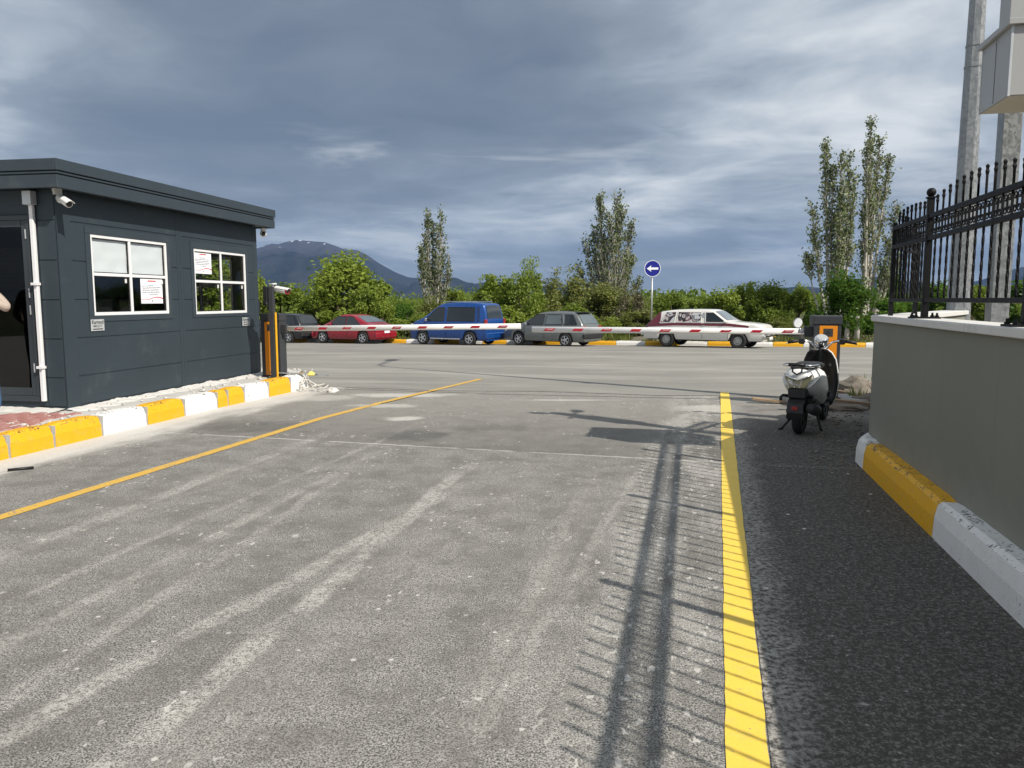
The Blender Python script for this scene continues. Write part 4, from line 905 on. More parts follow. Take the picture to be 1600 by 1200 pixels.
# tail lamp: wide V-shaped lens set into the rear
b = MB(); face = [(-.145, .690), (0, .628), (.145, .690), (.150, .655), (.085, .545), (-.085, .545), (-.150, .655)]
def tailx(y, z): return -.812 + .9*y*y*2.2 + abs(z-.63)*.12
b2 = MB(); K = len(face); b2.v = [(tailx(y, z)-.018, y, z) for y, z in face] + [(tailx(y, z)+.07, y, z) for y, z in face]; b2.f = [tuple(range(K)), tuple(range(2*K-1, K-1, -1))] + [(i, (i+1)%K, (i+1)%K+K, i+K) for i in range(K)]; b2.mi = [0]*len(b2.f)
lens = b2.build('tail_light', M['smoke_lens'], SC, bevel=.008)
for y0, z0, y1, z1 in ((-.150, .697, 0, .634), (0, .634, .150, .697)):
    b = MB(); b.tube([(tailx(y0, z0)-.02, y0, z0), (tailx((y0+y1)/2, (z0+z1)/2)-.024, (y0+y1)/2, (z0+z1)/2), (tailx(y1, z1)-.02, y1, z1)], .011, 6); b.build('chrome_trim', M['chrome'], lens, smooth=True)
for sg in (-1, 1):
    b = MB(); b.tube([(tailx(.04, .55)-.019, sg*.025, .55), (tailx(.06, .62)-.021, sg*.05, .635)], .006, 5); b.build('lens_rib', M['clear_lens'], lens)
    b = MB(); b.tube([(-.775, sg*.12, .555), (-.74, sg*.17, .61), (-.66, sg*.195, .655), (-.5, sg*.20, .675)], .010, 6); b.build('edge_trim', M['scooter_silver'], lens, smooth=True)
# grab rail
b = MB(); b.tube([(-.40, .165, .775), (-.60, .175, .80), (-.76, .165, .80), (-.83, .10, .805), (-.845, 0, .808), (-.83, -.10, .805), (-.76, -.165, .80), (-.60, -.175, .80), (-.40, -.165, .775)], .016, 8); b.build('grab_rail', M['chrome'], SC, smooth=True)
b = MB(); b.tube([(-.84, .09, .812), (-.855, 0, .815), (-.84, -.09, .812)], .022, 8); b.build('grab_pad', M['black_plastic'], SC, smooth=True)
b = MB(); b.tube([(-.81, .05, .79), (-.845, .05, .735), (-.85, 0, .705), (-.845, -.05, .735), (-.81, -.05, .79)], .010, 6); b.build('tail_hook', M['black_plastic'], SC, smooth=True)
# number plate hanger, mudguard and reflector
b = MB(); b.box(-.80, -.70, -.105, .105, .42, .545); b.build('tail_bracket', M['black_plastic'], SC, bevel=.02)
pts = [(-.77, .43), (-.86, .37), (-.885, .27), (-.87, .20)]
b = MB()
for (x0, z0), (x1, z1) in zip(pts[:-1], pts[1:]):
    b.add([(x0, -.085, z0), (x0, .085, z0), (x1, .095, z1), (x1, -.095, z1), (x0+.015, -.085, z0), (x0+.015, .085, z0), (x1+.015, .095, z1), (x1+.015, -.095, z1)], [(0,1,2,3), (7,6,5,4), (0,3,7,4), (1,5,6,2), (0,4,5,1), (3,2,6,7)])
mg_ = b.build('mudguard', M['black_plastic'], SC)
b = MB(); b.box(-.892, -.876, -.035, .035, .30, .345); b.build('reflector', M['tail_red'], mg_, bevel=.004)
for sg in (-1, 1):
    b = MB(); b.tube([(-.72, sg*.10, .44), (-.74, sg*.17, .45), (-.77, sg*.185, .43), (-.77, sg*.185, .39)], .017, 7); b.build('indicator_stalk', M['black_plastic'], SC, smooth=True)
# floorboard, front shield (dark inside), front mudguard, fork
b = MB(); b.box(-.02, .46, -.155, .155, .235, .285); b.build('footboard', M['black_plastic'], SC, bevel=.02)
def shield(off, mat, name, grow=0.0):
    prof = [(.36, .24, .165), (.44, .34, .20), (.46, .50, .215), (.44, .66, .205), (.40, .80, .185), (.36, .89, .14), (.345, .93, .09)]
    rings = []
    for x, z, w_ in prof:
        w_ += grow; N2 = 12; f_ = [Vector((x + off - .10*abs(math.sin((k/N2-.5)*math.pi))**2 , (k/N2-.5)*2*w_, z)) for k in range(N2+1)]
        bk = [v + Vector((.028, 0, .004)) for v in reversed(f_)]; rings.append(f_+bk)
    return loft(rings).build(name, mat, SC, smooth=True)
shield(0, M['black_plastic'], 'leg_shield'); shield(.032, M['scooter_silver'], 'front_panel', .006)
b = MB(); b.lathe([(0, -.012), (.022, -.012), (.026, 0), (0, 0)], 'X', 12, (.345, -.11, .74)); b.build('ignition_lock', M['chrome'], SC)
b = MB(); b.tube([(.36, 0, .95), (.45, 0, .72), (.56, 0, .42)], .035, 10); b.build('steering_column', M['dark_trim'], SC, smooth=True)
for sg in (-1, 1): b = MB(); b.tube([(.52, sg*.075, .55), (.62, sg*.075, .215)], .02, 8); b.build('fork_leg', M['steel_rim'], SC, smooth=True)
rg = [sring(.40, 0, .34, .05, .03), sring(.50, 0, .435, .07, .03), sring(.62, 0, .462, .075, .03), sring(.74, 0, .43, .065, .03), sring(.82, 0, .36, .04, .02)]
loft(rg).build('front_mudguard', M['scooter_silver'], SC, smooth=True)
# handlebar, turned towards the camera
hb = thing('handlebar', None, None, (.365, 0, .96), R(17)); hb.parent = SC
for k in ('label', 'category'):
    if k in hb: del hb[k]
b = MB(); b.tube([(-.05, .33, .065), (-.04, .20, .075), (.0, .12, .05), (.01, .05, -.02), (.01, 0, -.05), (.01, -.05, -.02), (.0, -.12, .05), (-.04, -.20, .075), (-.05, -.33, .065)], .013, 8); b.build('bar', M['chrome'], hb, smooth=True)
for sg in (-1, 1):
    b = MB(); b.tube([(-.055, sg*.27, .07), (-.075, sg*.40, .052)], .021, 10); b.build('grip', M['seat_vinyl'], hb, smooth=True)
    b = MB(); b.box(-.075, -.01, sg*.235-.035, sg*.235+.035, .03, .105); b.build('switch_box', M['black_plastic'], hb, bevel=.015)
    b = MB(); b.tube([(.0, sg*.24, .06), (.035, sg*.33, .045), (.02, sg*.42, .03)], .007, 6); b.build('lever', M['chrome'], hb, smooth=True)
b = MB(); b.lathe([(0, .055), (.07, .05), (.088, .03), (.085, -.02), (.05, -.06), (0, -.07)], 'Z', 12); dsh = b.build('dashboard', M['chrome'], hb, smooth=True); dsh.location = (.02, 0, .075); dsh.rotation_euler = (0, R(-30), 0)
b = MB(); b.lathe([(0, .060), (.058, .058), (.07, .05)], 'Z', 10); b.build('dial_glass', M['clear_lens'], dsh)
b = MB(); b.lathe([(0, -.09), (.05, -.08), (.08, -.03), (.075, .02), (0, .02)], 'X', 14, (.10, 0, .01)); b.build('headlamp', M['chrome'], hb, smooth=True)
b = MB(); b.tube([(-.03, .22, .09), (-.02, .24, .18), (-.04, .27, .24)], .007, 6); b.build('mirror_stalk', M['chrome'], hb, smooth=True)
b = MB(); b.lathe([(0, -.008), (.062, -.008), (.066, 0), (.055, .018), (0, .028)], 'X', 18); mr_ = b.build('mirror', M['chrome'], hb, smooth=False, bevel=.002); mr_.location = (-.045, .29, .295); mr_.rotation_euler = (0, R(-8), R(30))
b = MB(); b.lathe([(0, -.0095), (.058, -.0095), (.058, -.0083), (0, -.0083)], 'X', 18); b.build('mirror_glass', M['sign_white'], mr_)
# cables from the bars
for sg in (-1, 1): b = MB(); b.tube([(-.02, sg*.2, .05), (.10, sg*.16, .07), (.14, sg*.07, -.05)], .006, 5); b.build('control_cable', M['black_plastic'], hb, smooth=True)
# stands and decals
b = MB(); b.tube([(-.30, .10, .22), (-.40, .22, .05), (-.44, .25, .0)], .014, 7); b.tube([(-.44, .25, .01), (-.50, .26, .006)], .016, 6); b.build('side_stand', M['dark_trim'], SC, smooth=True)
b = MB(); b.tube([(-.28, -.10, .24), (-.33, -.17, .05), (-.34, -.19, .0)], .015, 7); b.build('center_stand', M['dark_trim'], SC, smooth=True)
b = MB(); b.tube([(-.16, -.212, .46), (-.04, -.20, .44), (.0, -.195, .42)], [.006, .014, .006], 6); b.box(-.08, -.02, -.215, -.175, .385, .435); b.build('foot_peg', M['black_plastic'], SC)
b = MB(); b.tube([(-.28, -.212, .63), (-.22, -.211, .64), (-.20, -.210, .655), (-.15, -.206, .645)], [.003, .008, .004, .002], 5); b.build('side_emblem', M['black_plastic'], SC)

# ------------------------------------------------------------------ planks, stones and weeds by the wall corner
for lab, loc, rz, L_, w_ in (('splintered pale plank lying flat left of the scooter wheel', gpt(1215, 630), R(-12), .75, .10), ('raw timber batten on the pile behind the scooter', gpt(1300, 628, .14), R(-8), 1.0, .09), ('lowest timber batten on the pile behind the scooter', gpt(1305, 634), R(-4), 1.25, .12), ('slanting timber batten leaning over the pile toward the stone', gpt(1322, 617, .10), R(-58), .95, .07), ('short upright board end behind the scooter leg shield', gpt(1292, 622, .06), R(30), .5, .08)):
    b = MB(); b.box(-L_/2, L_/2, -w_/2, w_/2, 0, .035); o = b.build('timber_plank', M['wood'], None, bevel=.003, seg=1); o.location = (loc.x, loc.y, loc.z+.012); o.rotation_euler = (R(3), R(5), rz); tag(o, lab, 'plank', 'timber scraps by the barrier')
def rock(name, lab, loc, sx, sy, sz, seed):
    bm = bmesh.new(); bmesh.ops.create_icosphere(bm, subdivisions=3, radius=1)
    for v in bm.verts:
        k = 1 + .35*mnoise.noise(v.co*1.3+Vector((seed, 0, 0))) + .14*mnoise.noise(v.co*3.7+Vector((seed, 4, 0))); v.co = Vector((v.co.x*sx*k, v.co.y*sy*k, v.co.z*sz*k))
    me = bpy.data.meshes.new(name); bm.to_mesh(me); bm.free(); me.materials.append(M['stone']); o = put(name, me); o.location = loc; return tag(o, lab, 'stone', 'stones heaped at the wall corner')
q = gpt(1338, 622); rock('boulder', 'large brown stone between the timber and the weeds', (q.x, q.y, .12), .34, .28, .22, 1)
q = gpt(1318, 640); rock('boulder', 'flat low stone in front of the timber pile', (q.x, q.y, .02), .30, .2, .07, 2)
q = gpt(1358, 636); rock('boulder', 'dark stone half hidden behind the wall corner', (q.x, q.y, .05), .25, .22, .15, 3)
q = gpt(1284, 641); rock('boulder', 'small pale stone by the scooter front wheel', (q.x, q.y, .01), .14, .12, .06, 4)
b = MB(); rr = random.Random(31)
for k in range(260):
    q = gpt(rr.uniform(1262, 1350), rr.uniform(640, 735)); r_ = rr.uniform(.006, .022)
    if q.x < WK+WS*q.y-.75 or (q.y < 7.5 and q.x > WK+WS*q.y-.02): continue
    vs = [q + Vector((math.cos(a)*r_*rr.uniform(.7, 1.3), math.sin(a)*r_*rr.uniform(.7, 1.3), zz_*r_+.004)) for zz_ in (0, .7) for a in [2*math.pi*i/5 for i in range(5)]]
    b.add(vs, [(0,1,2,3,4), (9,8,7,6,5)] + [(i, (i+1)%5, 5+(i+1)%5, 5+i) for i in range(5)])
tag(b.build('gravel', M['stone']), 'loose stone chips along the edge of the dark asphalt', 'gravel', None, 'stuff')
def blades(b, rr, c, n_, h0, h1, spread, w_=.012, lean=.5):
    for k in range(n_):
        a = rr.uniform(0, 6.283); r_ = spread*math.sqrt(rr.random()); p = Vector(c) + Vector((math.cos(a)*r_, math.sin(a)*r_, 0)); h = rr.uniform(h0, h1)
        d = Vector((math.cos(a), math.sin(a), 0))*h*lean*rr.uniform(.2, 1); s_ = Vector((rr.uniform(-1, 1), rr.uniform(-1, 1), 0)).normalized()*w_
        m_ = p + d*.35 + Vector((0,0,h*.6)); t_ = p + d + Vector((0,0,h)); b.add([p-s_, p+s_, m_+s_*.7, m_-s_*.7, t_], [(0,1,2,3), (3,2,4)])
b = MB(); rr = random.Random(12); q = gpt(1352, 622); blades(b, rr, (q.x, q.y, .05), 60, .12, .36, .2); q = gpt(1340, 632); blades(b, rr, (q.x, q.y, .0), 30, .1, .3, .15)
tag(b.build('weed_tuft', LEAF['olive'], fix=False), 'tuft of dry olive weeds at the wall corner', 'plant')

# ------------------------------------------------------------------ road sign
sg_ = thing('road_sign', 'round blue sign with a white arrow pointing left on a grey pole', 'sign', (217/1200*34.6, 34.6, -.32)); sg_.scale = (1.08, 1.08, 1.08)
b = MB(); b.tube([(0,0,0), (0,0,3.0)], .035, 10); b.build('pole', M['steel_rim'], sg_, smooth=True)
b = MB(); b.lathe([(0, -.055), (.315, -.055), (.325, -.045), (.315, -.038), (0, -.038)], 'Y', 36, (0, 0, 3.0)); b.build('disc', M['sign_blue'], sg_)
b = MB(); b.lathe([(.315, -.0575), (.335, -.0575), (.335, -.036), (.315, -.036)], 'Y', 36, (0, 0, 3.0), closed=True); b.build('rim', M['sign_white'], sg_)
b = MB(); b.prism([(-.24, 0), (-.05, .13), (-.075, .045), (.235, .045), (.235, -.045), (-.075, -.045), (-.05, -.13)], -.060, -.0565); ar = b.build('arrow', M['sign_white'], sg_); ar.location = (0, 0, 3.0)

# ------------------------------------------------------------------ far kerb, verge
A_ = Vector((-11.4, kerb_y(-11.4), 0)); B_ = Vector((14.6, kerb_y(14.6), 0)); kd_ = (B_-A_).normalized(); A_.z = zs(A_.y); kfar = structure(bpy.data.objects.new('kerb_far', None)); COL.objects.link(kfar)
def kf(t): p = A_ + kd_*t; return (p.x, p.y)
t0 = -26.0; i = 0; rr = random.Random(2)
while t0 < 36:
    l_ = rr.choice((1.2, 1.3, 1.5)); p0, p1 = kf(t0), kf(t0+l_)
    kerb_block(p0, p1, .20, .15, M['kerb_yellow' if i % 2 else 'kerb_white'], kfar, z0=zs((p0[1]+p1[1])/2), side=1, gap=.008, seed=200+i); t0 += l_; i += 1
kq = Vector((-kd_.y, kd_.x, 0))
b = MB(); NV = 60; rows = [.14, .6, 2, 4, 7, 12, 25]; hs_ = [.17, .18, .22, .30, .30, .25, .0]
for i in range(NV+1):
    t = -45 + 100*i/NV; p = A_ + kd_*t
    for r_, h in zip(rows, hs_):
        c = p + kq*r_; b.v.append((c.x, c.y, zs(p.y)+h + (.10*mnoise.noise(Vector((t*.5, r_*.5, 0))) if r_ > .5 else 0)))
K = len(rows); b.f = [(i*K+k, (i+1)*K+k, (i+1)*K+k+1, i*K+k+1) for i in range(NV) for k in range(K-1)]; b.mi = [0]*len(b.f)
mv, n, bs_ = newmat('verge_earth'); P = n.coords()
n.put(bs_.inputs['Base Color'], n.mix(n.mr(n.noise(P, .8, 6, .65), .4, .62), (.16, .135, .10), (.07, .085, .03))); bs_.inputs['Roughness'].default_value = 1; n.put(bs_.inputs['Normal'], n.bump(n.noise(P, 9, 5, .7), 1, .05))
structure(b.build('verge', mv, None, smooth=True))
b = MB(); rr = random.Random(77)
for k in range(2600):
    t = rr.uniform(-12, 34); r_ = .3 + 7*rr.random()**1.4
    if mnoise.noise(Vector((t*.35, r_*.5, 3))) < -.12: continue
    p = A_ + kd_*t + kq*r_; z = zs((A_+kd_*t).y) + (.17 + .03*r_ if r_ < 4 else .29)
    tall = .10 + .28*max(0, mnoise.noise(Vector((t*.6, r_*.4, 8)))+.25)
    blades(b, rr, (p.x, p.y, z-.03), 6, tall*.5, tall*1.5, .22, .022, .5)
tag(b.build('grass', LEAF['grass'], fix=False), 'rough green and straw grass on the verge behind the far kerb', 'grass', None, 'stuff')

# ------------------------------------------------------------------ cars
def interp(pts, x):
    if x <= pts[0][0]: return pts[0][1]
    for (a, p), (c, q) in zip(pts[:-1], pts[1:]):
        if x <= c: return p + (q-p)*(x-a)/(c-a) if c > a else q
    return pts[-1][1]
def smoothpoly(pts, it=2):
    for _ in range(it):
        out = [pts[0]]
        for a, c in zip(pts[:-1], pts[1:]): out += [(a[0]*.75+c[0]*.25, a[1]*.75+c[1]*.25), (a[0]*.25+c[0]*.75, a[1]*.25+c[1]*.75)]
        pts = out + [pts[-1]]
    return pts
def car(label, loc, rz, sp, group='cars parked along the far kerb'):
    t = thing('parked_car', label, 'car', loc, rz, group)
    L, W_ = sp['L'], sp['W']; top = smoothpoly(sp['top'], 2); belt = sp['belt']; roof = max(z for x, z in top); sill = sp.get('sill', .22); Rw = sp['R']; wx = sp['wheels']
    def hw(x): return W_/2*(1-.13*abs(2*x/L)**5)
    def arch(x):
        z = sill
        for w_ in wx:
            d = abs(x-w_); Ra = Rw*1.14
            if d < Ra: z = max(z, Rw + math.sqrt(Ra*Ra-d*d))
        return z
    def bz(x): return interp(belt, x)
    def sy(x, z):
        h = max(0, (z-bz(x))/(roof-bz(x))); return hw(x)*(.975-.20*h)
    st = []
    for (a, c) in zip(top[:-1], top[1:]):
        l_ = math.hypot(c[0]-a[0], c[1]-a[1]); k = max(1, int(l_/.045)); st += [(a[0]+(c[0]-a[0])*i/k, a[1]+(c[1]-a[1])*i/k) for i in range(k)]
    st.append(top[-1])
    def ring(x, zt):
        z0 = min(arch(x), zt-.10); zb = max(z0+.02, min(bz(x), zt-.06)); w_ = hw(x); zm = z0+(zb-z0)*.45
        band = max(z0+.015, zb-sp.get('band', .12))
        pts = [(w_*.93, z0), (w_*.985, z0+(zb-z0)*.15), (w_, zm), (w_*.995, band), (w_*.985, zb-(zb-z0)*.04), (w_*.975, zb)]
        ze = zt-.045
        for f_ in (.33, .66, 1): z = zb+(ze-zb)*f_; pts.append((sy(x, z) if zt > bz(x)+.05 else w_*(.975-.05*f_), z))
        y = pts[-1][0]; pts += [(y-.022, zt-.018), (y-.07, zt-.003), (y*.55, zt+.012), (0, zt+.018)]
        return pts
    rings = [ring(x, z) for x, z in st]; K = len(rings[0]); b = MB(); mats = [sp['paint']] + ([sp['paint2']] if 'paint2' in sp else [])
    for (x, z), r_ in zip(st, rings): b.v += [(x, -y, zz_) for y, zz_ in r_] + [(x, y, zz_) for y, zz_ in r_[-2::-1]]
    KK = 2*K-1
    for i in range(len(st)-1):
        for k in range(KK-1):
            b.f.append((i*KK+k, (i+1)*KK+k, (i+1)*KK+k+1, i*KK+k+1)); kk = k if k < K-1 else 2*K-3-k
            b.mi.append(1 if ('two' in sp and sp['two'](st[i][0], st[i][1], kk)) else 0)
    b.f += [tuple(range(KK)), tuple((len(st)-1)*KK+k for k in range(KK-1, -1, -1))]; b.mi += [0, 0]
    body = b.build('body', mats, t, smooth=True)
    b = MB(); b.box(-L/2+.15, L/2-.15, -W_*.40, W_*.40, sill-.03, sill+.42); b.build('underbody', M['dark_trim'], t)
    for w_ in wx:
        for sg in (-1, 1): wheel('wheel', t, w_, sg*(W_/2-.10), Rw, Rw, .18, M['alloy'], sp.get('spokes', 5), sp.get('rim', M['alloy']), sp.get('ri', .62))
    def patch(name, pts_fn, nu, nv, mat, parent=None):
        bb = MB(); bb.v = [pts_fn(i/nu, j/nv) for i in range(nu+1) for j in range(nv+1)]
        bb.f = [(i*(nv+1)+j, (i+1)*(nv+1)+j, (i+1)*(nv+1)+j+1, i*(nv+1)+j+1) for i in range(nu) for j in range(nv)]; bb.mi = [0]*len(bb.f)
        return bb.build(name, mat, parent or t, fix=False, smooth=True)
    for (xb0, xb1, xt0, xt1, zl, zh, mat) in sp['side_glass']:
        for sg in (-1, 1):
            def fn(u, v, sg=sg):
                x = (xb0+(xb1-xb0)*u)*(1-v) + (xt0+(xt1-xt0)*u)*v; z = bz(x)+zl + (zh-bz(x)-zl)*v; return (x, sg*(sy(x, z)+.012), z)
            pa_ = patch('side_window', fn, 8, 4, mat)
            def rim_pts(u, v): return fn(u, v)
            edge = [fn(i/8, 0) for i in range(9)] + [fn(1, j/4) for j in range(1, 5)] + [fn(1-i/8, 1) for i in range(1, 9)] + [fn(0, 1-j/4) for j in range(1, 5)]
            bb = MB(); bb.tube(edge, .012, 5); bb.build('window_seal', sp.get('seal', M['dark_trim']), pa_)
    cum = [0]
    for a, c in zip(st[:-1], st[1:]): cum.append(cum[-1]+math.hypot(c[0]-a[0], c[1]-a[1]))
    for nm, (xa, xz), mat in sp['screens']:
        ia = min(range(len(st)), key=lambda i: (st[i][0]-xa[0])**2+(st[i][1]-xa[1])**2); ib = min(range(len(st)), key=lambda i: (st[i][0]-xz[0])**2+(st[i][1]-xz[1])**2); ia, ib = sorted((ia, ib))
        def fs(u, v):
            f_ = ia+(ib-ia)*u; i0 = int(min(len(st)-2, f_)); r_ = f_-i0; x = st[i0][0]*(1-r_)+st[i0+1][0]*r_; z = st[i0][1]*(1-r_)+st[i0+1][1]*r_
            dx_, dz_ = st[i0+1][0]-st[i0][0], st[i0+1][1]-st[i0][1]; l_ = math.hypot(dx_, dz_); yy = (v*2-1)*(sy(x, z)-.10)
            zc = z + .018*(1-(v*2-1)**2) ; return (x - dz_/l_*.012, yy, zc + dx_/l_*.012)
        patch(nm, fs, 8, 8, mat)
    for nm, x, y, z, dx_, dy_, dz_, mat in sp['bits']:
        for sg in ((-1, 1) if y else (1,)):
            bb = MB(); bb.box(-dx_/2, dx_/2, -dy_/2, dy_/2, -dz_/2, dz_/2); o = bb.build(nm, mat, t, bevel=min(dx_, dy_, dz_)*.3); o.location = (x, sg*y, z)
    for x in sp.get('seams', []):
        for sg in (-1, 1):
            z0 = max(arch(x), sill)+.04; z1 = bz(x)-.01
            patch('door_seam', lambda u, v: (x-.006+.012*u, sg*(hw(x)*1.0+.004 if v < .6 else hw(x)*.99+.004), z0+(z1-z0)*v), 1, 4, M['dark_trim'])
    return t
GL, GG = M['car_glass'], M['car_glass_grey']
H2 = lambda L: L/2
# red coupe, blue van, grey estate head left and away; the two-tone estate faces right
yaw = R(159)
sp_red = dict(L=3.35, W=1.52, R=.265, wheels=(-1.02, 1.06), sill=.20, paint=M['red_paint'],
  top=[(-1.675, .36), (-1.66, .66), (-1.60, .78), (-1.25, .83), (-.55, 1.17), (-.1, 1.215), (.25, 1.17), (.85, .80), (1.45, .66), (1.64, .52), (1.675, .34)], belt=[(-1.7, .74), (0, .73), (1.0, .72)],
  side_glass=[(-.95, -.22, -.50, -.22, .03, 1.12, GL), (-.16, .72, -.16, .28, .03, 1.12, GL)], screens=[('rear_window', ((-1.2, .85), (-.6, 1.15)), GG), ('windshield', ((.30, 1.14), (.82, .82)), GL)],
  bits=[('tail_light', -1.63, .55, .60, .06, .30, .13, M['tail_red']), ('rear_bumper', -1.66, 0, .38, .10, 1.40, .20, M['red_paint']), ('plate', -1.715, 0, .50, .012, .36, .09, M['sign_white']), ('headlight', 1.60, .52, .56, .07, .28, .09, M['clear_lens']), ('front_bumper', 1.65, 0, .36, .10, 1.38, .2, M['red_paint']), ('mirror', .55, .80, .80, .10, .12, .09, M['red_paint']), ('door_handle', -.08, .755, .66, .13, .02, .03, M['dark_trim'])], seams=(-.22, .80))
sp_van = dict(L=3.62, W=1.60, R=.275, wheels=(-1.06, 1.14), sill=.23, paint=M['blue_paint'],
  top=[(-1.81, .30), (-1.80, .62), (-1.785, .95), (-1.66, 1.56), (-1.55, 1.64), (-.8, 1.675), (.10, 1.655), (.40, 1.58), (1.08, 1.06), (1.62, .90), (1.78, .72), (1.81, .34)], belt=[(-1.9, .93), (.9, .91), (1.4, .86)],
  side_glass=[(-1.50, -1.44, -1.44, -1.40, .04, 1.5, M['blue_paint']), (-1.30, -.04, -1.27, -.04, .04, 1.48, GL), (.10, 1.02, .10, .44, .04, 1.47, GL)], screens=[('rear_window', ((-1.77, 1.02), (-1.66, 1.54)), GL), ('windshield', ((.44, 1.55), (1.06, 1.08)), GL)],
  bits=[('tail_light', -1.77, .70, .86, .09, .16, .34, M['tail_red']), ('tail_lens', -1.783, .70, .76, .09, .155, .12, M['clear_lens']), ('rear_bumper', -1.80, 0, .40, .12, 1.5, .22, M['blue_paint']), ('plate', -1.835, .26, .80, .012, .36, .09, M['sign_white']), ('roof_rail', -.55, .58, 1.70, 1.5, .04, .03, M['alloy']), ('headlight', 1.70, .56, .74, .09, .30, .17, M['clear_lens']), ('front_bumper', 1.77, 0, .40, .12, 1.46, .24, M['dark_trim']), ('mirror', .86, .86, 1.0, .10, .15, .13, M['chrome']), ('door_handle', -.0, .80, .80, .13, .02, .03, M['dark_trim']), ('sill_strip', 0.05, .79, .26, 1.4, .03, .05, M['alloy'])], seams=(.02, 1.0, -1.35))
sp_grey = dict(L=3.68, W=1.52, R=.265, wheels=(-1.05, 1.10), sill=.21, paint=M['grey_paint'],
  top=[(-1.84, .32), (-1.835, .62), (-1.80, .80), (-1.50, 1.22), (-1.40, 1.285), (-.9, 1.325), (-.1, 1.325), (.25, 1.26), (.92, .86), (1.55, .74), (1.80, .58), (1.84, .34)], belt=[(-1.9, .82), (.6, .79), (1.2, .74)],
  side_glass=[(-1.55, -1.02, -1.33, -.98, .04, 1.22, GL), (-.92, -.16, -.84, -.18, .04, 1.22, GG), (-.06, .82, -.08, .28, .04, 1.22, GL)], screens=[('rear_window', ((-1.74, .88), (-1.50, 1.21)), GG), ('windshield', ((.29, 1.23), (.90, .88)), GG)],
  bits=[('tail_light', -1.79, .60, .72, .09, .24, .16, M['tail_red']), ('rear_bumper', -1.84, 0, .42, .12, 1.44, .17, M['dark_trim']), ('plate', -1.85, 0, .66, .03, .36, .09, M['dark_trim']), ('spoiler', -1.47, 0, 1.31, .18, 1.1, .03, M['dark_paint']), ('headlight', 1.76, .54, .60, .08, .28, .11, M['clear_lens']), ('front_bumper', 1.82, 0, .40, .12, 1.4, .18, M['dark_trim']), ('mirror', .66, .83, .86, .1, .13, .1, M['chrome']), ('door_handle', -.72, .765, .72, .12, .02, .03, M['dark_trim']), ('door_handle', .12, .765, .72, .12, .02, .03, M['dark_trim']), ('pillar_trim', -.97, .70, 1.0, .05, .02, .36, M['alloy'])], seams=(-.12, .80, -.92))
m_art, n, bs_ = newmat('window_graphic'); P = n.coords()
f_ = n.noise(P, 3.6, 4, .55, 1.0); n.put(bs_.inputs['Base Color'], n.ramp(f_, [(.42, (.02, .02, .025)), (.46, (.16, .15, .15)), (.485, (.28, .07, .07)), (.50, (.40, .39, .39)), (.58, (.62, .62, .63)), (.64, (.05, .05, .06))])); bs_.inputs['Roughness'].default_value = .15
sp_est = dict(L=4.62, W=1.62, R=.30, wheels=(-1.33, 1.42), sill=.30, paint=M['ivory_paint'], paint2=M['maroon_paint'], band=.10, rim=M['steel_rim'], spokes=12, ri=.50,
  top=[(-2.31, .42), (-2.30, .70), (-2.26, .78), (-2.16, .86), (-1.70, 1.30), (-1.62, 1.345), (-1.0, 1.42), (.2, 1.435), (.45, 1.40), (1.02, .98), (1.55, .96), (2.05, .91), (2.26, .86), (2.31, .70), (2.31, .42)], belt=[(-2.3, .84), (-1.0, .92), (1.0, .93), (1.7, .90), (2.3, .82)],
  two=lambda x, z, k: (x < -1.60 and z < 1.36 and k >= 3) or (k == 3 and x < 1.75) or (k == 4 and x < 1.3),
  side_glass=[(-1.62, -1.02, -1.36, -.98, .03, 1.33, m_art), (-.92, .02, -.90, -.0, .03, 1.335, m_art), (.20, 1.0, .16, .46, .03, 1.33, GL)], seal=M['ivory_paint'], screens=[('windshield', ((.50, 1.37), (1.0, 1.0)), GG), ('rear_window', ((-2.10, .93), (-1.78, 1.22)), M['maroon_paint'])],
  bits=[('grille', 2.285, 0, .62, .08, 1.1, .15, M['dark_trim']), ('headlight', 2.27, .58, .63, .10, .22, .17, M['clear_lens']), ('front_bumper', 2.36, 0, .47, .09, 1.56, .09, M['chrome']), ('rear_bumper', -2.35, 0, .47, .09, 1.52, .08, M['chrome']), ('tail_light', -2.30, .62, .66, .05, .18, .12, M['tail_red']), ('mirror', .93, .86, .98, .08, .12, .09, M['chrome']), ('door_handle', .12, .815, .84, .13, .02, .025, M['chrome']), ('fog_light', 2.39, .38, .56, .08, .14, .14, M['clear_lens']), ('hood_ornament', 1.9, .35, .90, .05, .05, .06, M['sign_white']), ('plate', 2.405, 0, .40, .012, .42, .09, M['sign_white']), ('door_pillar', .10, .72, 1.12, .10, .02, .40, M['plate_metal'])], seams=(.08, 1.05))
sp_dark = dict(L=3.7, W=1.6, R=.29, wheels=(-1.10, 1.12), sill=.24, paint=M['dark_paint'],
  top=[(-1.85, .34), (-1.84, .64), (-1.80, .86), (-1.50, 1.32), (-1.38, 1.38), (-.8, 1.41), (.0, 1.40), (.35, 1.33), (.98, .92), (1.6, .80), (1.81, .62), (1.85, .36)], belt=[(-1.9, .86), (.6, .84), (1.2, .80)],
  side_glass=[(-1.45, -.3, -1.26, -.3, .04, 1.28, GL), (-.18, .86, -.2, .34, .04, 1.28, GL)], screens=[('rear_window', ((-1.74, .95), (-1.50, 1.30)), GL), ('windshield', ((.38, 1.3), (.95, .94)), GL)],
  bits=[('tail_light', -1.80, .62, .78, .09, .24, .14, M['tail_red']), ('rear_bumper', -1.85, 0, .44, .12, 1.5, .2, M['dark_trim']), ('plate', -1.88, 0, .72, .02, .40, .10, M['sign_white']), ('headlight', 1.77, .55, .62, .08, .28, .12, M['clear_lens'])], seams=(-.24, .9))
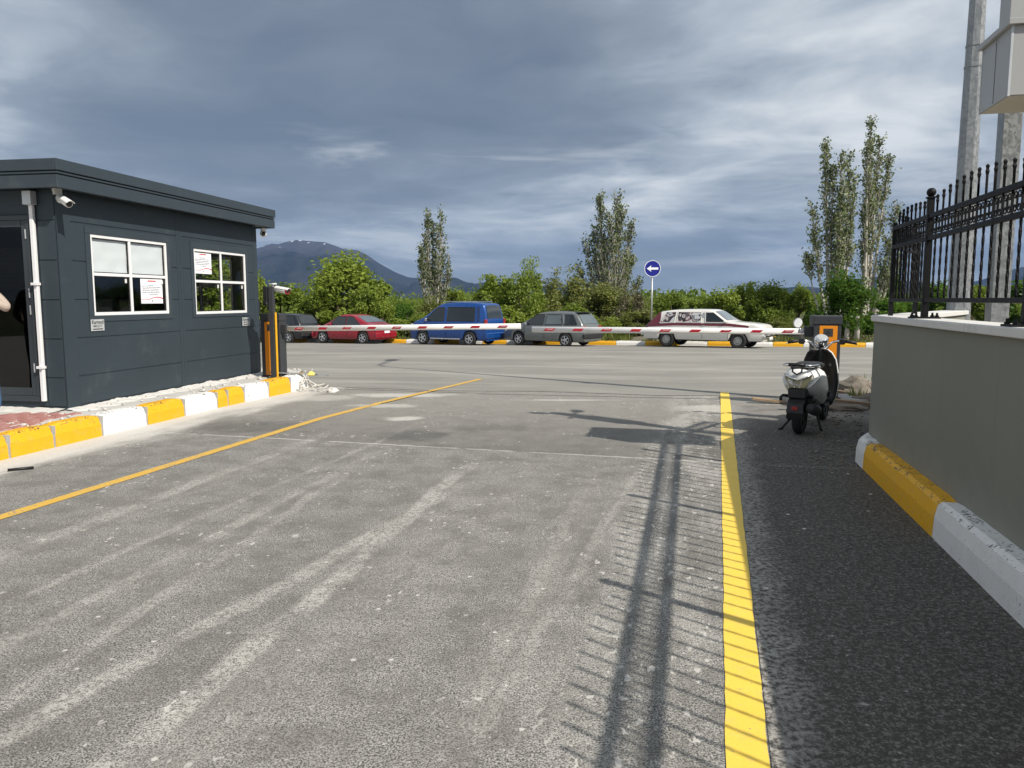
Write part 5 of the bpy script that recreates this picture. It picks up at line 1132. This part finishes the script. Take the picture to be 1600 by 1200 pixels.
def place_car(label, u, v, sp, rz, Y0):
    """v: photograph height of the nearest wheel's contact; Y0: distance the dimensions were measured for"""
    p = gslope(u, v); k = (p.y+1.0)/Y0
    near = min(sg*sp['W']*.42*math.cos(rz)+w_*math.sin(rz) for sg in (-1, 1) for w_ in sp['wheels'])*k
    y = p.y - near; x = p.x*y/p.y; t = car(label, (x, y, zs(y)+.012), rz, sp); t.scale = (k, k, k); t.rotation_euler = (0, 0, rz)
    return t
place_car('dark navy car half hidden behind the booth barrier', 440, 536.0, sp_dark, R(155), 37.5)
place_car('small maroon red coupe parked in front of the big green bush', 553, 537.3, sp_red, R(153), 32)
place_car('bright blue passenger van with dark tinted windows', 714, 539.6, sp_van, R(151), 30.5)
place_car('grey green estate car parked between the blue van and the white estate', 862, 541.2, sp_grey, R(145), 30)
place_car('old white and maroon estate car with pictures on its rear windows', 1104, 544.2, sp_est, R(-33), 29)

# ------------------------------------------------------------------ trees and shrubs
def leaf_quads(b, rr, pts, s0, s1, asp=.55, up=.0):
    for p in pts:
        n_ = Vector((rr.gauss(0, 1), rr.gauss(0, 1), rr.gauss(0, 1)+up)).normalized(); t_ = n_.orthogonal().normalized(); t_ = (Matrix.Rotation(rr.uniform(0, 6.28), 3, n_) @ t_); u_ = n_.cross(t_); s_ = rr.uniform(s0, s1)
        a = t_*s_; c = u_*s_*asp; P3 = Vector(p); k = len(b.v)
        b.v += [tuple(P3-a), tuple(P3+c*.9-a*.1), tuple(P3+a), tuple(P3-c*.9-a*.1)]; b.f.append((k, k+1, k+2, k+3)); b.mi.append(0)
def bush_mesh(seed, n_lobes=16, n_leaf=8500, spiky=.2, leaf=.030, low=.0):
    """unit shrub: about 1 wide and 1 tall"""
    rr = random.Random(seed); b = MB(); lobes = []
    for k in range(n_lobes):
        a = rr.uniform(0, 6.283); h = rr.uniform(.16+low, .86); rmax = .40*math.sin(min(1, (h+.12)/1.05)*math.pi)**.6; r_ = rmax*math.sqrt(rr.uniform(.1, 1)); lobes.append((Vector((math.cos(a)*r_, math.sin(a)*r_, h)), rr.uniform(.09, .19)))
    pts = []
    while len(pts) < n_leaf:
        c, r_ = rr.choice(lobes); d = Vector((rr.gauss(0, 1), rr.gauss(0, 1), rr.gauss(0, 1))).normalized(); q = c + d*r_*(rr.random()**.45)*Vector((1, 1, .8)).length/1.62
        if rr.random() < spiky*.15: q = c + Vector((d.x*.5, d.y*.5, abs(d.z)+.6)).normalized()*r_*rr.uniform(1, 1.9)
        if q.z > .01: pts.append(q)
    leaf_quads(b, rr, pts, leaf*.6, leaf*1.25)
    tr = MB()
    for c, r_ in lobes[:9]:
        base = Vector((c.x*.12, c.y*.12, -.03)); mid_ = base.lerp(c, .55) + Vector((rr.uniform(-.03,.03), rr.uniform(-.03,.03), .03)); tr.tube([base, mid_, c, c+Vector((rr.uniform(-.05,.05), rr.uniform(-.05,.05), r_*.9))], [.022, .014, .007, .003], 5)
    return b, tr
BUSH = []
for s_, kw in ((1, {}), (2, dict(spiky=.9, n_lobes=20)), (3, dict(n_lobes=15, leaf=.034)), (4, dict(spiky=1.6, n_lobes=22, n_leaf=7500, leaf=.025)), (5, dict(n_lobes=28, n_leaf=12000, leaf=.026, spiky=.4))):
    b, tr = bush_mesh(s_, **kw); BUSH.append((b, tr))
bush_cache = {}
def behind(u, Y):
    a = (u-800)/1200; old = 30.0/(1+.152*a); new = 36.1/(1+.322*a)          # where this sight line meets the kerb
    return Y - old + new
def bush(label, u, Y, v_top, wpx, v_base, kind, leaf, cat='bush', name='bush', rot=0, depth=1.0, group='shrubs beyond the far kerb'):
    Y = behind(u, Y); X = (u-800)/1200*Y; z1 = EYE+(468-v_top)/1200*Y; z0 = zs(min(Y, kerb_y(X)))+.12; w_ = wpx/1200*Y*1.12
    key = (kind, leaf)
    if key not in bush_cache: bush_cache[key] = (BUSH[kind][0].mesh('crown', LEAF[leaf]), BUSH[kind][1].mesh('trunk', M['bark']))
    t = thing(name, label, cat, (X, Y, z0), rot, group); t.scale = (w_, w_*depth, (z1-z0)*1.03)
    put('crown', bush_cache[key][0], t); put('trunk', bush_cache[key][1], t); return t
bush('big rounded light green bush behind the red coupe', 541, 36, 411, 150, 520, 4, 'bright', rot=.4)
bush('lower light green bush hugging the left foot of the big rounded bush', 498, 34.5, 452, 90, 520, 2, 'bright', rot=2.2)
bush('green bush right behind the roof of the red coupe', 586, 34.5, 446, 70, 520, 0, 'bright', rot=4)
bush('dim green bush behind the dark car at the booth', 438, 37, 450, 105, 520, 2, 'mid', rot=1.2)
bush('tall green bush seen between booth corner and camera post', 396, 35, 426, 60, 520, 0, 'bright', rot=.7)
bush('green bush beyond the booth, seen through its panes', 330, 34, 405, 150, 525, 4, 'bright', rot=2.7)
bush('dark green bush far behind the left end of the booth', 180, 36, 420, 180, 525, 1, 'mid', rot=3.3)
bush('low dark shrub between the red coupe and the blue van', 632, 42, 478, 60, 520, 1, 'dark', rot=5)
bush('small round green tree behind the bonnet of the blue van', 709, 44, 448, 48, 520, 0, 'bright', rot=1)
bush('leafy dark shrub at the foot of the pale bare poplar', 675, 40, 470, 60, 520, 3, 'olive', rot=2)
bush('wide green shrub behind the roof of the blue van', 782, 38, 438, 95, 520, 1, 'bright', rot=.2)
bush('spiky green shrub with upright shoots right of the blue van', 826, 37, 422, 72, 520, 3, 'mid', rot=1.9)
bush('low bright shrub behind the gap between van and grey estate', 800, 34, 478, 80, 522, 0, 'bright', rot=3)
bush('feathery olive willow shrub behind the grey estate', 882, 39, 432, 80, 520, 3, 'olive', rot=.9)
bush('low green shrub behind the rear of the grey estate', 905, 34.5, 478, 70, 522, 2, 'mid', rot=5.1)
bush('olive shrub around the foot of the leafy poplar', 945, 38, 452, 95, 520, 4, 'olive', rot=2.4)
bush('dry twiggy shrub left of the blue sign', 985, 36, 458, 50, 520, 3, 'dry', rot=.5)
bush('low yellow green shrub at the foot of the blue sign', 1000, 33.5, 488, 70, 524, 1, 'olive', rot=3.7)
bush('small green bush behind the tail of the white estate', 1048, 44, 462, 70, 520, 1, 'mid', rot=4.4)
bush('green bush behind the windows of the white estate', 1095, 40, 466, 70, 520, 0, 'bright', rot=1.1)
bush('bright green shrub behind the windshield of the white estate', 1128, 37, 458, 72, 520, 2, 'bright', rot=.3)
bush('tall green shrub behind the bonnet of the white estate', 1160, 40, 448, 60, 520, 1, 'bright', rot=2.9)
bush('broad leafy green shrub above the boom end by the scooter mirror', 1198, 39, 450, 85, 520, 4, 'mid', rot=3.9)
bush('rounded green shrub left of the dark fir like bush', 1240, 42, 444, 62, 520, 0, 'bright', rot=5.5)
bush('dark spreading bush under the double poplar', 1318, 30, 436, 100, 520, 4, 'dark', rot=1.7)
bush('dark tree top showing left of the fence corner', 1382, 50, 424, 46, 520, 1, 'dark', rot=.8)
bush('low dark green shrub behind the wall corner', 1385, 36, 470, 70, 520, 2, 'dark', rot=2.6)
bush('dark green bush behind the fence, left of the lamp post', 1452, 40, 440, 90, 520, 0, 'dark', rot=.1)
bush('dark green bush behind the fence, between lamp post and mast', 1530, 40, 452, 80, 520, 1, 'mid', rot=4.8)
bush('dark green bush behind the fence, right of the mast', 1605, 38, 445, 90, 520, 2, 'dark', rot=3.1)
for u, Y, v, w_, k, lab in ((1700, 36, 430, 130, 4, 'broad green bush down the street, first one past the mast'), (1850, 38, 440, 150, 0, 'rounded green bush down the street, second one past the mast'), (2050, 36, 425, 170, 1, 'spiky green bush down the street, last one past the mast')):
    bush(lab, u, Y, v, w_, 520, k, 'mid', rot=u*.01)
# low weeds in front of the shrubs
for k, (u, v_, w_) in enumerate(((628, 500, 55), (655, 492, 40), (955, 500, 60), (1000, 505, 50), (1225, 500, 60), (1180, 505, 50), (1345, 500, 40))):
    bush(('low sunlit weeds between the red coupe and the van', 'weedy clump by the front wheel of the blue van', 'weedy clump behind the tail of the grey estate', 'weedy clump under the blue sign', 'weedy clump left of the scooter barrier', 'weedy clump ahead of the white estate', 'weedy clump right of the scooter barrier')[k], u, 32.6, v_, w_, 528, (1, 2, 3, 0, 3, 1, 2)[k], ('bright', 'bright', 'bright', 'olive', 'olive', 'mid', 'olive')[k], 'weeds', 'weed_clump', rot=k)

def poplar(label, u, Y, v_top, wpx, seed, stems, leafy=1.0, bare=.25, dens=1.0, forks=None):
    rr = random.Random(seed); Y = behind(u, Y); X = (u-800)/1200*Y; z0 = zs(kerb_y(X))+.2; H_ = EYE+(468-v_top)/1200*Y - z0; W_ = wpx/1200*Y
    t = thing('poplar_tree', label, 'poplar', (X, Y, z0), 0, 'poplars rising above the shrubs')
    tr = MB(); lv = MB(); tips = []
    def stem(base, lean, top, r0, bare_):
        N_ = 10; pts = []; p = Vector(base); d = Vector(lean)
        for i in range(N_+1):
            f_ = i/N_; pts.append(Vector((base[0] + lean[0]*f_**.75 + .05*math.sin(f_*5+seed+base[0]*9), base[1] + lean[1]*f_**.75, base[2] + (top-base[2])*f_)))
        tr.tube(pts, [r0*(1-f_/N_*.9) for f_ in range(N_+1)], 6)
        n_tw = int(82*(top-base[2])/H_*dens)+6
        for k in range(n_tw):
            f_ = bare_ + (1-bare_)*rr.random()**.85; i0 = min(N_-1, int(f_*N_)); c = pts[i0].lerp(pts[i0+1], f_*N_-i0); a = rr.uniform(0, 6.283); l_ = W_*rr.uniform(.10, .36)*(1.25-f_*.8)
            e = c + Vector((math.cos(a)*l_*.55, math.sin(a)*l_*.55, l_*1.25)); m_ = c.lerp(e, .5) + Vector((math.cos(a)*l_*.12, math.sin(a)*l_*.12, 0)); tr.tube([c, m_, e], [r0*.2+.008, .013, .006], 4)
            if rr.random() < leafy:
                pts_l = []
                for q in range(int(rr.uniform(6, 12))):
                    s_ = rr.uniform(.25, 1.08); b_ = c.lerp(m_, s_*2) if s_ < .5 else m_.lerp(e, s_*2-1); pts_l.append(b_ + Vector((rr.gauss(0, .10), rr.gauss(0, .10), rr.gauss(0, .11))))
                leaf_quads(lv, rr, pts_l, .05, .095, .8)
    for (bx, lx, hf, bare_) in stems:
        stem((bx*W_*.12, rr.uniform(-.1, .1)*W_, 0), (lx*W_*.5, rr.uniform(-.2, .2)*W_, 0), H_*hf, .068*(.7+.5*hf)*(H_/7), bare_)
    tr.build('trunk', M['pale_bark'], t, smooth=True, fix=False); lv.build('crown', LEAF['poplar'], t, fix=False); return t
poplar('slender half bare poplar with pale branches behind the blue van', 681, 44, 333, 44, 3, [(-.6, -.35, .98, .3), (.4, .35, 1.0, .25), (0, -.7, .80, .2), (.2, .1, .86, .2), (.5, .8, .62, .2), (-.5, -.9, .58, .3), (.1, .55, .75, .2), (-.2, -.15, .9, .3), (0, -1.0, .7, .6), (.3, .95, .5, .15)], .62, .25, 1.25)
poplar('leafy twin topped poplar behind the grey estate', 950, 42, 310, 76, 7, [(-.5, -.32, .97, .25), (.5, .22, 1.0, .22), (-.6, -.85, .66, .18), (.6, .75, .78, .2), (0, 0, .82, .15), (-.3, -.55, .74, .2), (.4, .95, .55, .2), (-.8, -1.0, .46, .2), (.2, .45, .86, .2), (-.1, -.15, .7, .15), (.7, .6, .5, .15), (.9, 1.0, .36, .2)], .92, .2, 1.45)
poplar('tall thin poplar with dark leaves over the dark bush, first stem of the pair', 1304, 37, 227, 66, 11, [(-.5, -.75, .98, .42), (0, -.2, .9, .3), (.3, .25, .92, .3), (-.4, -.45, .86, .3), (.5, .5, .8, .3), (-.7, -1.15, .66, .38), (-.1, -.1, .72, .25), (.1, -.3, .6, .25), (-.9, -1.2, .4, .7)], .9, .3, 1.35)
poplar('tallest open poplar with long side branches beside the iron fence', 1346, 38, 201, 80, 19, [(0, .15, 1.0, .45), (.2, .45, .92, .4), (-.2, -.1, .9, .4), (.3, .9, .84, .5), (.6, 1.15, .60, .4), (.5, 1.0, .44, .35), (-.1, .2, .7, .3), (.3, 1.2, .36, .3), (0, .0, .55, .25)], .9, .35, 1.15)
# stump-like twin trunk under the dark bush
t = thing('tree_stump', 'pale twin trunk standing under the dark bush by the barrier', 'trunk', (14.6, 32.6, -.35))
b = MB(); b.tube([(0,0,0), (.03,0,.6), (.0,0,1.2)], [.13, .11, .09], 8); b.tube([(-.35,.1,0), (-.36,.1,.5), (-.33,.1,1.0)], [.11, .10, .08], 8); b.build('trunk', M['pale_bark'], t, smooth=True)
# far belt of woodland that reads as one mass
b = MB(); rr = random.Random(55)
for k in range(1700):
    X = rr.uniform(-150, 190); Y = rr.uniform(95, 150); h = (2.4 + 2.6*abs(mnoise.noise(Vector((X*.06, Y*.03, 0)))))*(.75+.5*rr.random())
    pts = [Vector((X+rr.gauss(0, 1.4), Y+rr.gauss(0, 1.4), -.9+h*rr.random()**.7)) for _ in range(55)]; leaf_quads(b, rr, pts, .14, .34, .8)
tag(b.build('far_wood', LEAF['mid'], fix=False), 'distant belt of green woodland beyond the shrubs', 'wood', None, 'stuff')

# ------------------------------------------------------------------ mountains
def ridge(name, pts, D, depth, mat, seed, rough, front=.5, structure_=True):
    """pts: (photo x, photo y) of the skyline; a terrain wedge that falls towards the viewer"""
    b = MB(); NA, NR = 220, 46; u0, u1 = pts[0][0], pts[-1][0]
    for i in range(NA+1):
        u = u0+(u1-u0)*i/NA; az = (u-800)/1200; v = interp(pts, u); h0 = (468-v)/1200*D + EYE
        for j in range(NR+1):
            f_ = j/NR; Y = D - depth*front + depth*f_
            s_ = f_/front if f_ < front else 1-(f_-front)/(1-front)*.9
            s_ = max(0, s_); X = az*D*(.25+.75*Y/D) if False else az*Y
            nz = mnoise.fractal(Vector((X*.0016, Y*.0016, seed)), 1.0, 2.0, 6); gl_ = abs(mnoise.noise(Vector((X*.004+nz, Y*.0012, seed+5))))
            z = h0*(s_**1.15) + rough*nz*(4*s_*(1-s_)+.06) - rough*.55*gl_*(4*s_*(1-s_))
            b.v.append((X, Y, max(-.96, z) if j not in (0, NR) else -1.2))
    K = NR+1; b.f = [(i*K+j, (i+1)*K+j, (i+1)*K+j+1, i*K+j+1) for i in range(NA) for j in range(NR)]; b.mi = [0]*len(b.f)
    o = b.build(name, mat, None, smooth=True); return structure(o)
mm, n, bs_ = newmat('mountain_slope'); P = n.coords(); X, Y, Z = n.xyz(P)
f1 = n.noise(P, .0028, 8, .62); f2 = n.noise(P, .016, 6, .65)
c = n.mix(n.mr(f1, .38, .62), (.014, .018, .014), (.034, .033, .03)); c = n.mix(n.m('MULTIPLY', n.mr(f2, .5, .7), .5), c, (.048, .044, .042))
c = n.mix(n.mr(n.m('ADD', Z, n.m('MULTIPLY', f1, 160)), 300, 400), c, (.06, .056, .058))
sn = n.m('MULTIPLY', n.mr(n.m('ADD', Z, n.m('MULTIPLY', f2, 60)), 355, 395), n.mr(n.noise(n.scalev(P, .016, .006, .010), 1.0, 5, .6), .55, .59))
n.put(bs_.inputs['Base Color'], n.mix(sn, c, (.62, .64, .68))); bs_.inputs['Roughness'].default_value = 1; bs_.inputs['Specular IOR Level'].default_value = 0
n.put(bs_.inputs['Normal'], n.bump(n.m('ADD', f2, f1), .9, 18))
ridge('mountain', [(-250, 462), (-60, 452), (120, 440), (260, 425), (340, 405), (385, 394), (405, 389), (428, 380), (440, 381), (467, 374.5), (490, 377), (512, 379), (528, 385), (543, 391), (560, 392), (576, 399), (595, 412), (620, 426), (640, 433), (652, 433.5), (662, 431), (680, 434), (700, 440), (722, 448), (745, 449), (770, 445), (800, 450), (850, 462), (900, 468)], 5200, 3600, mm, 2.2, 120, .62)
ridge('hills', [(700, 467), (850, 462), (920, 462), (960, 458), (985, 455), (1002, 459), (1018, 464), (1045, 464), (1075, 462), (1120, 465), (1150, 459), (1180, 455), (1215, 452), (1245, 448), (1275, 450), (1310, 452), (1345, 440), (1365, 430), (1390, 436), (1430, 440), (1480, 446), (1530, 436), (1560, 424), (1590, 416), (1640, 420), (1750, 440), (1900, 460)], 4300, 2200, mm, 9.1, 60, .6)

# ------------------------------------------------------------------ person at the booth door (only an elbow shows)
def person(label, loc, rz):
    t = thing('person', label, 'person', loc, rz)
    bm = bmesh.new(); J = {}; ed = []
    pts = dict(pelvis=((0,0,.95), .15), waist=((0,.0,1.10), .14), chest=((0,0,1.30), .165), neck=((0,0,1.47), .062), head0=((0,.01,1.56), .085), head1=((0,.015,1.66), .095), head2=((0,.01,1.72), .07),
      hipl=((.10,0,.90), .10), kneel=((.11,.02,.50), .062), anl=((.11,-.02,.09), .045), toel=((.12,.15,.04), .04), hipr=((-.10,0,.90), .10), kneer=((-.11,.02,.50), .062), anr=((-.11,-.02,.09), .045), toer=((-.12,.15,.04), .04),
      shl=((.19,0,1.40), .066), ell=((.30,.0,1.13), .05), wrl=((.26,.18,.98), .034), shr=((-.19,0,1.40), .066), elr=((-.46,.06,1.22), .056), wrr=((-.22,.26,1.42), .034))
    me = bpy.data.meshes.new('body'); idx = {}; vs = []; rad = []
    for k, (p, r_) in pts.items(): idx[k] = len(vs); vs.append(p); rad.append(r_)
    E_ = [('pelvis','waist'), ('waist','chest'), ('chest','neck'), ('neck','head0'), ('head0','head1'), ('head1','head2'), ('pelvis','hipl'), ('hipl','kneel'), ('kneel','anl'), ('anl','toel'), ('pelvis','hipr'), ('hipr','kneer'), ('kneer','anr'), ('anr','toer'), ('chest','shl'), ('shl','ell'), ('ell','wrl'), ('chest','shr'), ('shr','elr'), ('elr','wrr')]
    # fingers
    def hand(w, el, sd):
        W0 = Vector(pts[w][0]); d = (W0-Vector(pts[el][0])).normalized(); s_ = d.orthogonal().normalized(); out = []
        pal = W0 + d*.07; idx[w+'p'] = len(vs); vs.append(tuple(pal)); rad.append(.030); E_.append((w, w+'p'))
        for k in range(4):
            q = pal + s_*(.024*(k-1.5)); e1 = q + d*.04; e2 = e1 + d*(.03-.004*abs(k-1.5)) + Vector((0, 0, -.012))
            for nm, pp, r_ in ((f'{w}a{k}', e1, .009), (f'{w}b{k}', e2, .008)): idx[nm] = len(vs); vs.append(tuple(pp)); rad.append(r_)
            E_.append((w+'p', f'{w}a{k}')); E_.append((f'{w}a{k}', f'{w}b{k}'))
        q = W0 + d*.03 + s_*.045*sd; idx[w+'t'] = len(vs); vs.append(tuple(q)); rad.append(.010); E_.append((w, w+'t'))
    hand('wrl', 'ell', 1); hand('wrr', 'elr', -1)
    me.from_pydata(vs, [(idx[a], idx[c]) for a, c in E_], []); o = bpy.data.objects.new('body', me); COL.objects.link(o); o.parent = t
    sk = o.modifiers.new('skin', 'SKIN'); sv = me.skin_vertices[0].data
    for i, r_ in enumerate(rad): sv[i].radius = (r_, r_)
    sv[0].use_root = True; ss = o.modifiers.new('smooth', 'SUBSURF'); ss.levels = 1; ss.render_levels = 1
    dg = bpy.context.evaluated_depsgraph_get(); m2 = bpy.data.meshes.new_from_object(o.evaluated_get(dg)); bpy.data.objects.remove(o)
    m2.materials.clear()
    for k in ('skin', 'beige_cloth', 'denim', 'black_plastic'): m2.materials.append(M[k])
    for p in m2.polygons:
        c = p.center; z = c.z; i = 0
        if z < .08: i = 3
        elif z < .98 and abs(c.x) < .24 and c.y < .14: i = 2
        elif z < 1.46 and not (c.x < -.15 and c.y > .20) and not (c.x > .18 and c.y > .13): i = 1
        p.material_index = i; p.use_smooth = True
    put('body', m2, t)
    b = MB(); b.lathe([(.102*math.cos(a), .115*math.sin(a)) for a in [R(90-12*k) for k in range(9)]], 'Z', 16, (0, -.005, 1.665)); b.build('hair', M['hair'], t, smooth=True)
    for sg in (-1, 1):
        b = MB(); b.lathe([(.011*math.cos(q), .011*math.sin(q)) for q in [R(90-30*k) for k in range(7)]], 'Z', 8, (sg*.034, .098, 1.655)); b.build('eye', M['black_plastic'], t, smooth=True)
        b = MB(); b.lathe([(0, -.006), (.022, -.006), (.026, 0), (.02, .008), (0, .008)], 'X', 10, (sg*.098, .0, 1.64)); b.build('ear', M['skin'], t, smooth=True)
    b = MB(); b.add([(-.013, .095, 1.625), (.013, .095, 1.625), (0, .095, 1.668), (0, .128, 1.628)], [(0,1,3), (0,3,2), (1,2,3), (0,2,1)]); b.build('nose', M['skin'], t)
    b = MB(); b.box(-.024, .024, .092, .104, 1.592, 1.601); b.build('mouth', M['reflector_red'], t, bevel=.003)
    return t
person('person in beige jacket and blue jeans with one elbow raised at the booth door', (-6.15, 8.95, PZ), R(165))

# ------------------------------------------------------------------ air
b = MB(); b.box(-9000, 9000, -1200, 7600, -2.2, 520); hz = b.build('haze', None)
hm = bpy.data.materials.new('haze_air'); hm.use_nodes = True; n = NT(hm.node_tree); n.n.remove(n.n['Principled BSDF'])
pv = n.node('ShaderNodeVolumePrincipled'); pv.inputs['Color'].default_value = (.22, .38, .70, 1); pv.inputs['Density'].default_value = 9e-5; pv.inputs['Anisotropy'].default_value = 0.0
n.l.new(pv.outputs[0], n.n['Material Output'].inputs['Volume']); hz.data.materials.clear(); hz.data.materials.append(hm); hz['kind'] = 'stuff'; hz['label'] = 'thin blue air over the far mountains'; hz['category'] = 'haze'
hm.cycles.homogeneous_volume = True
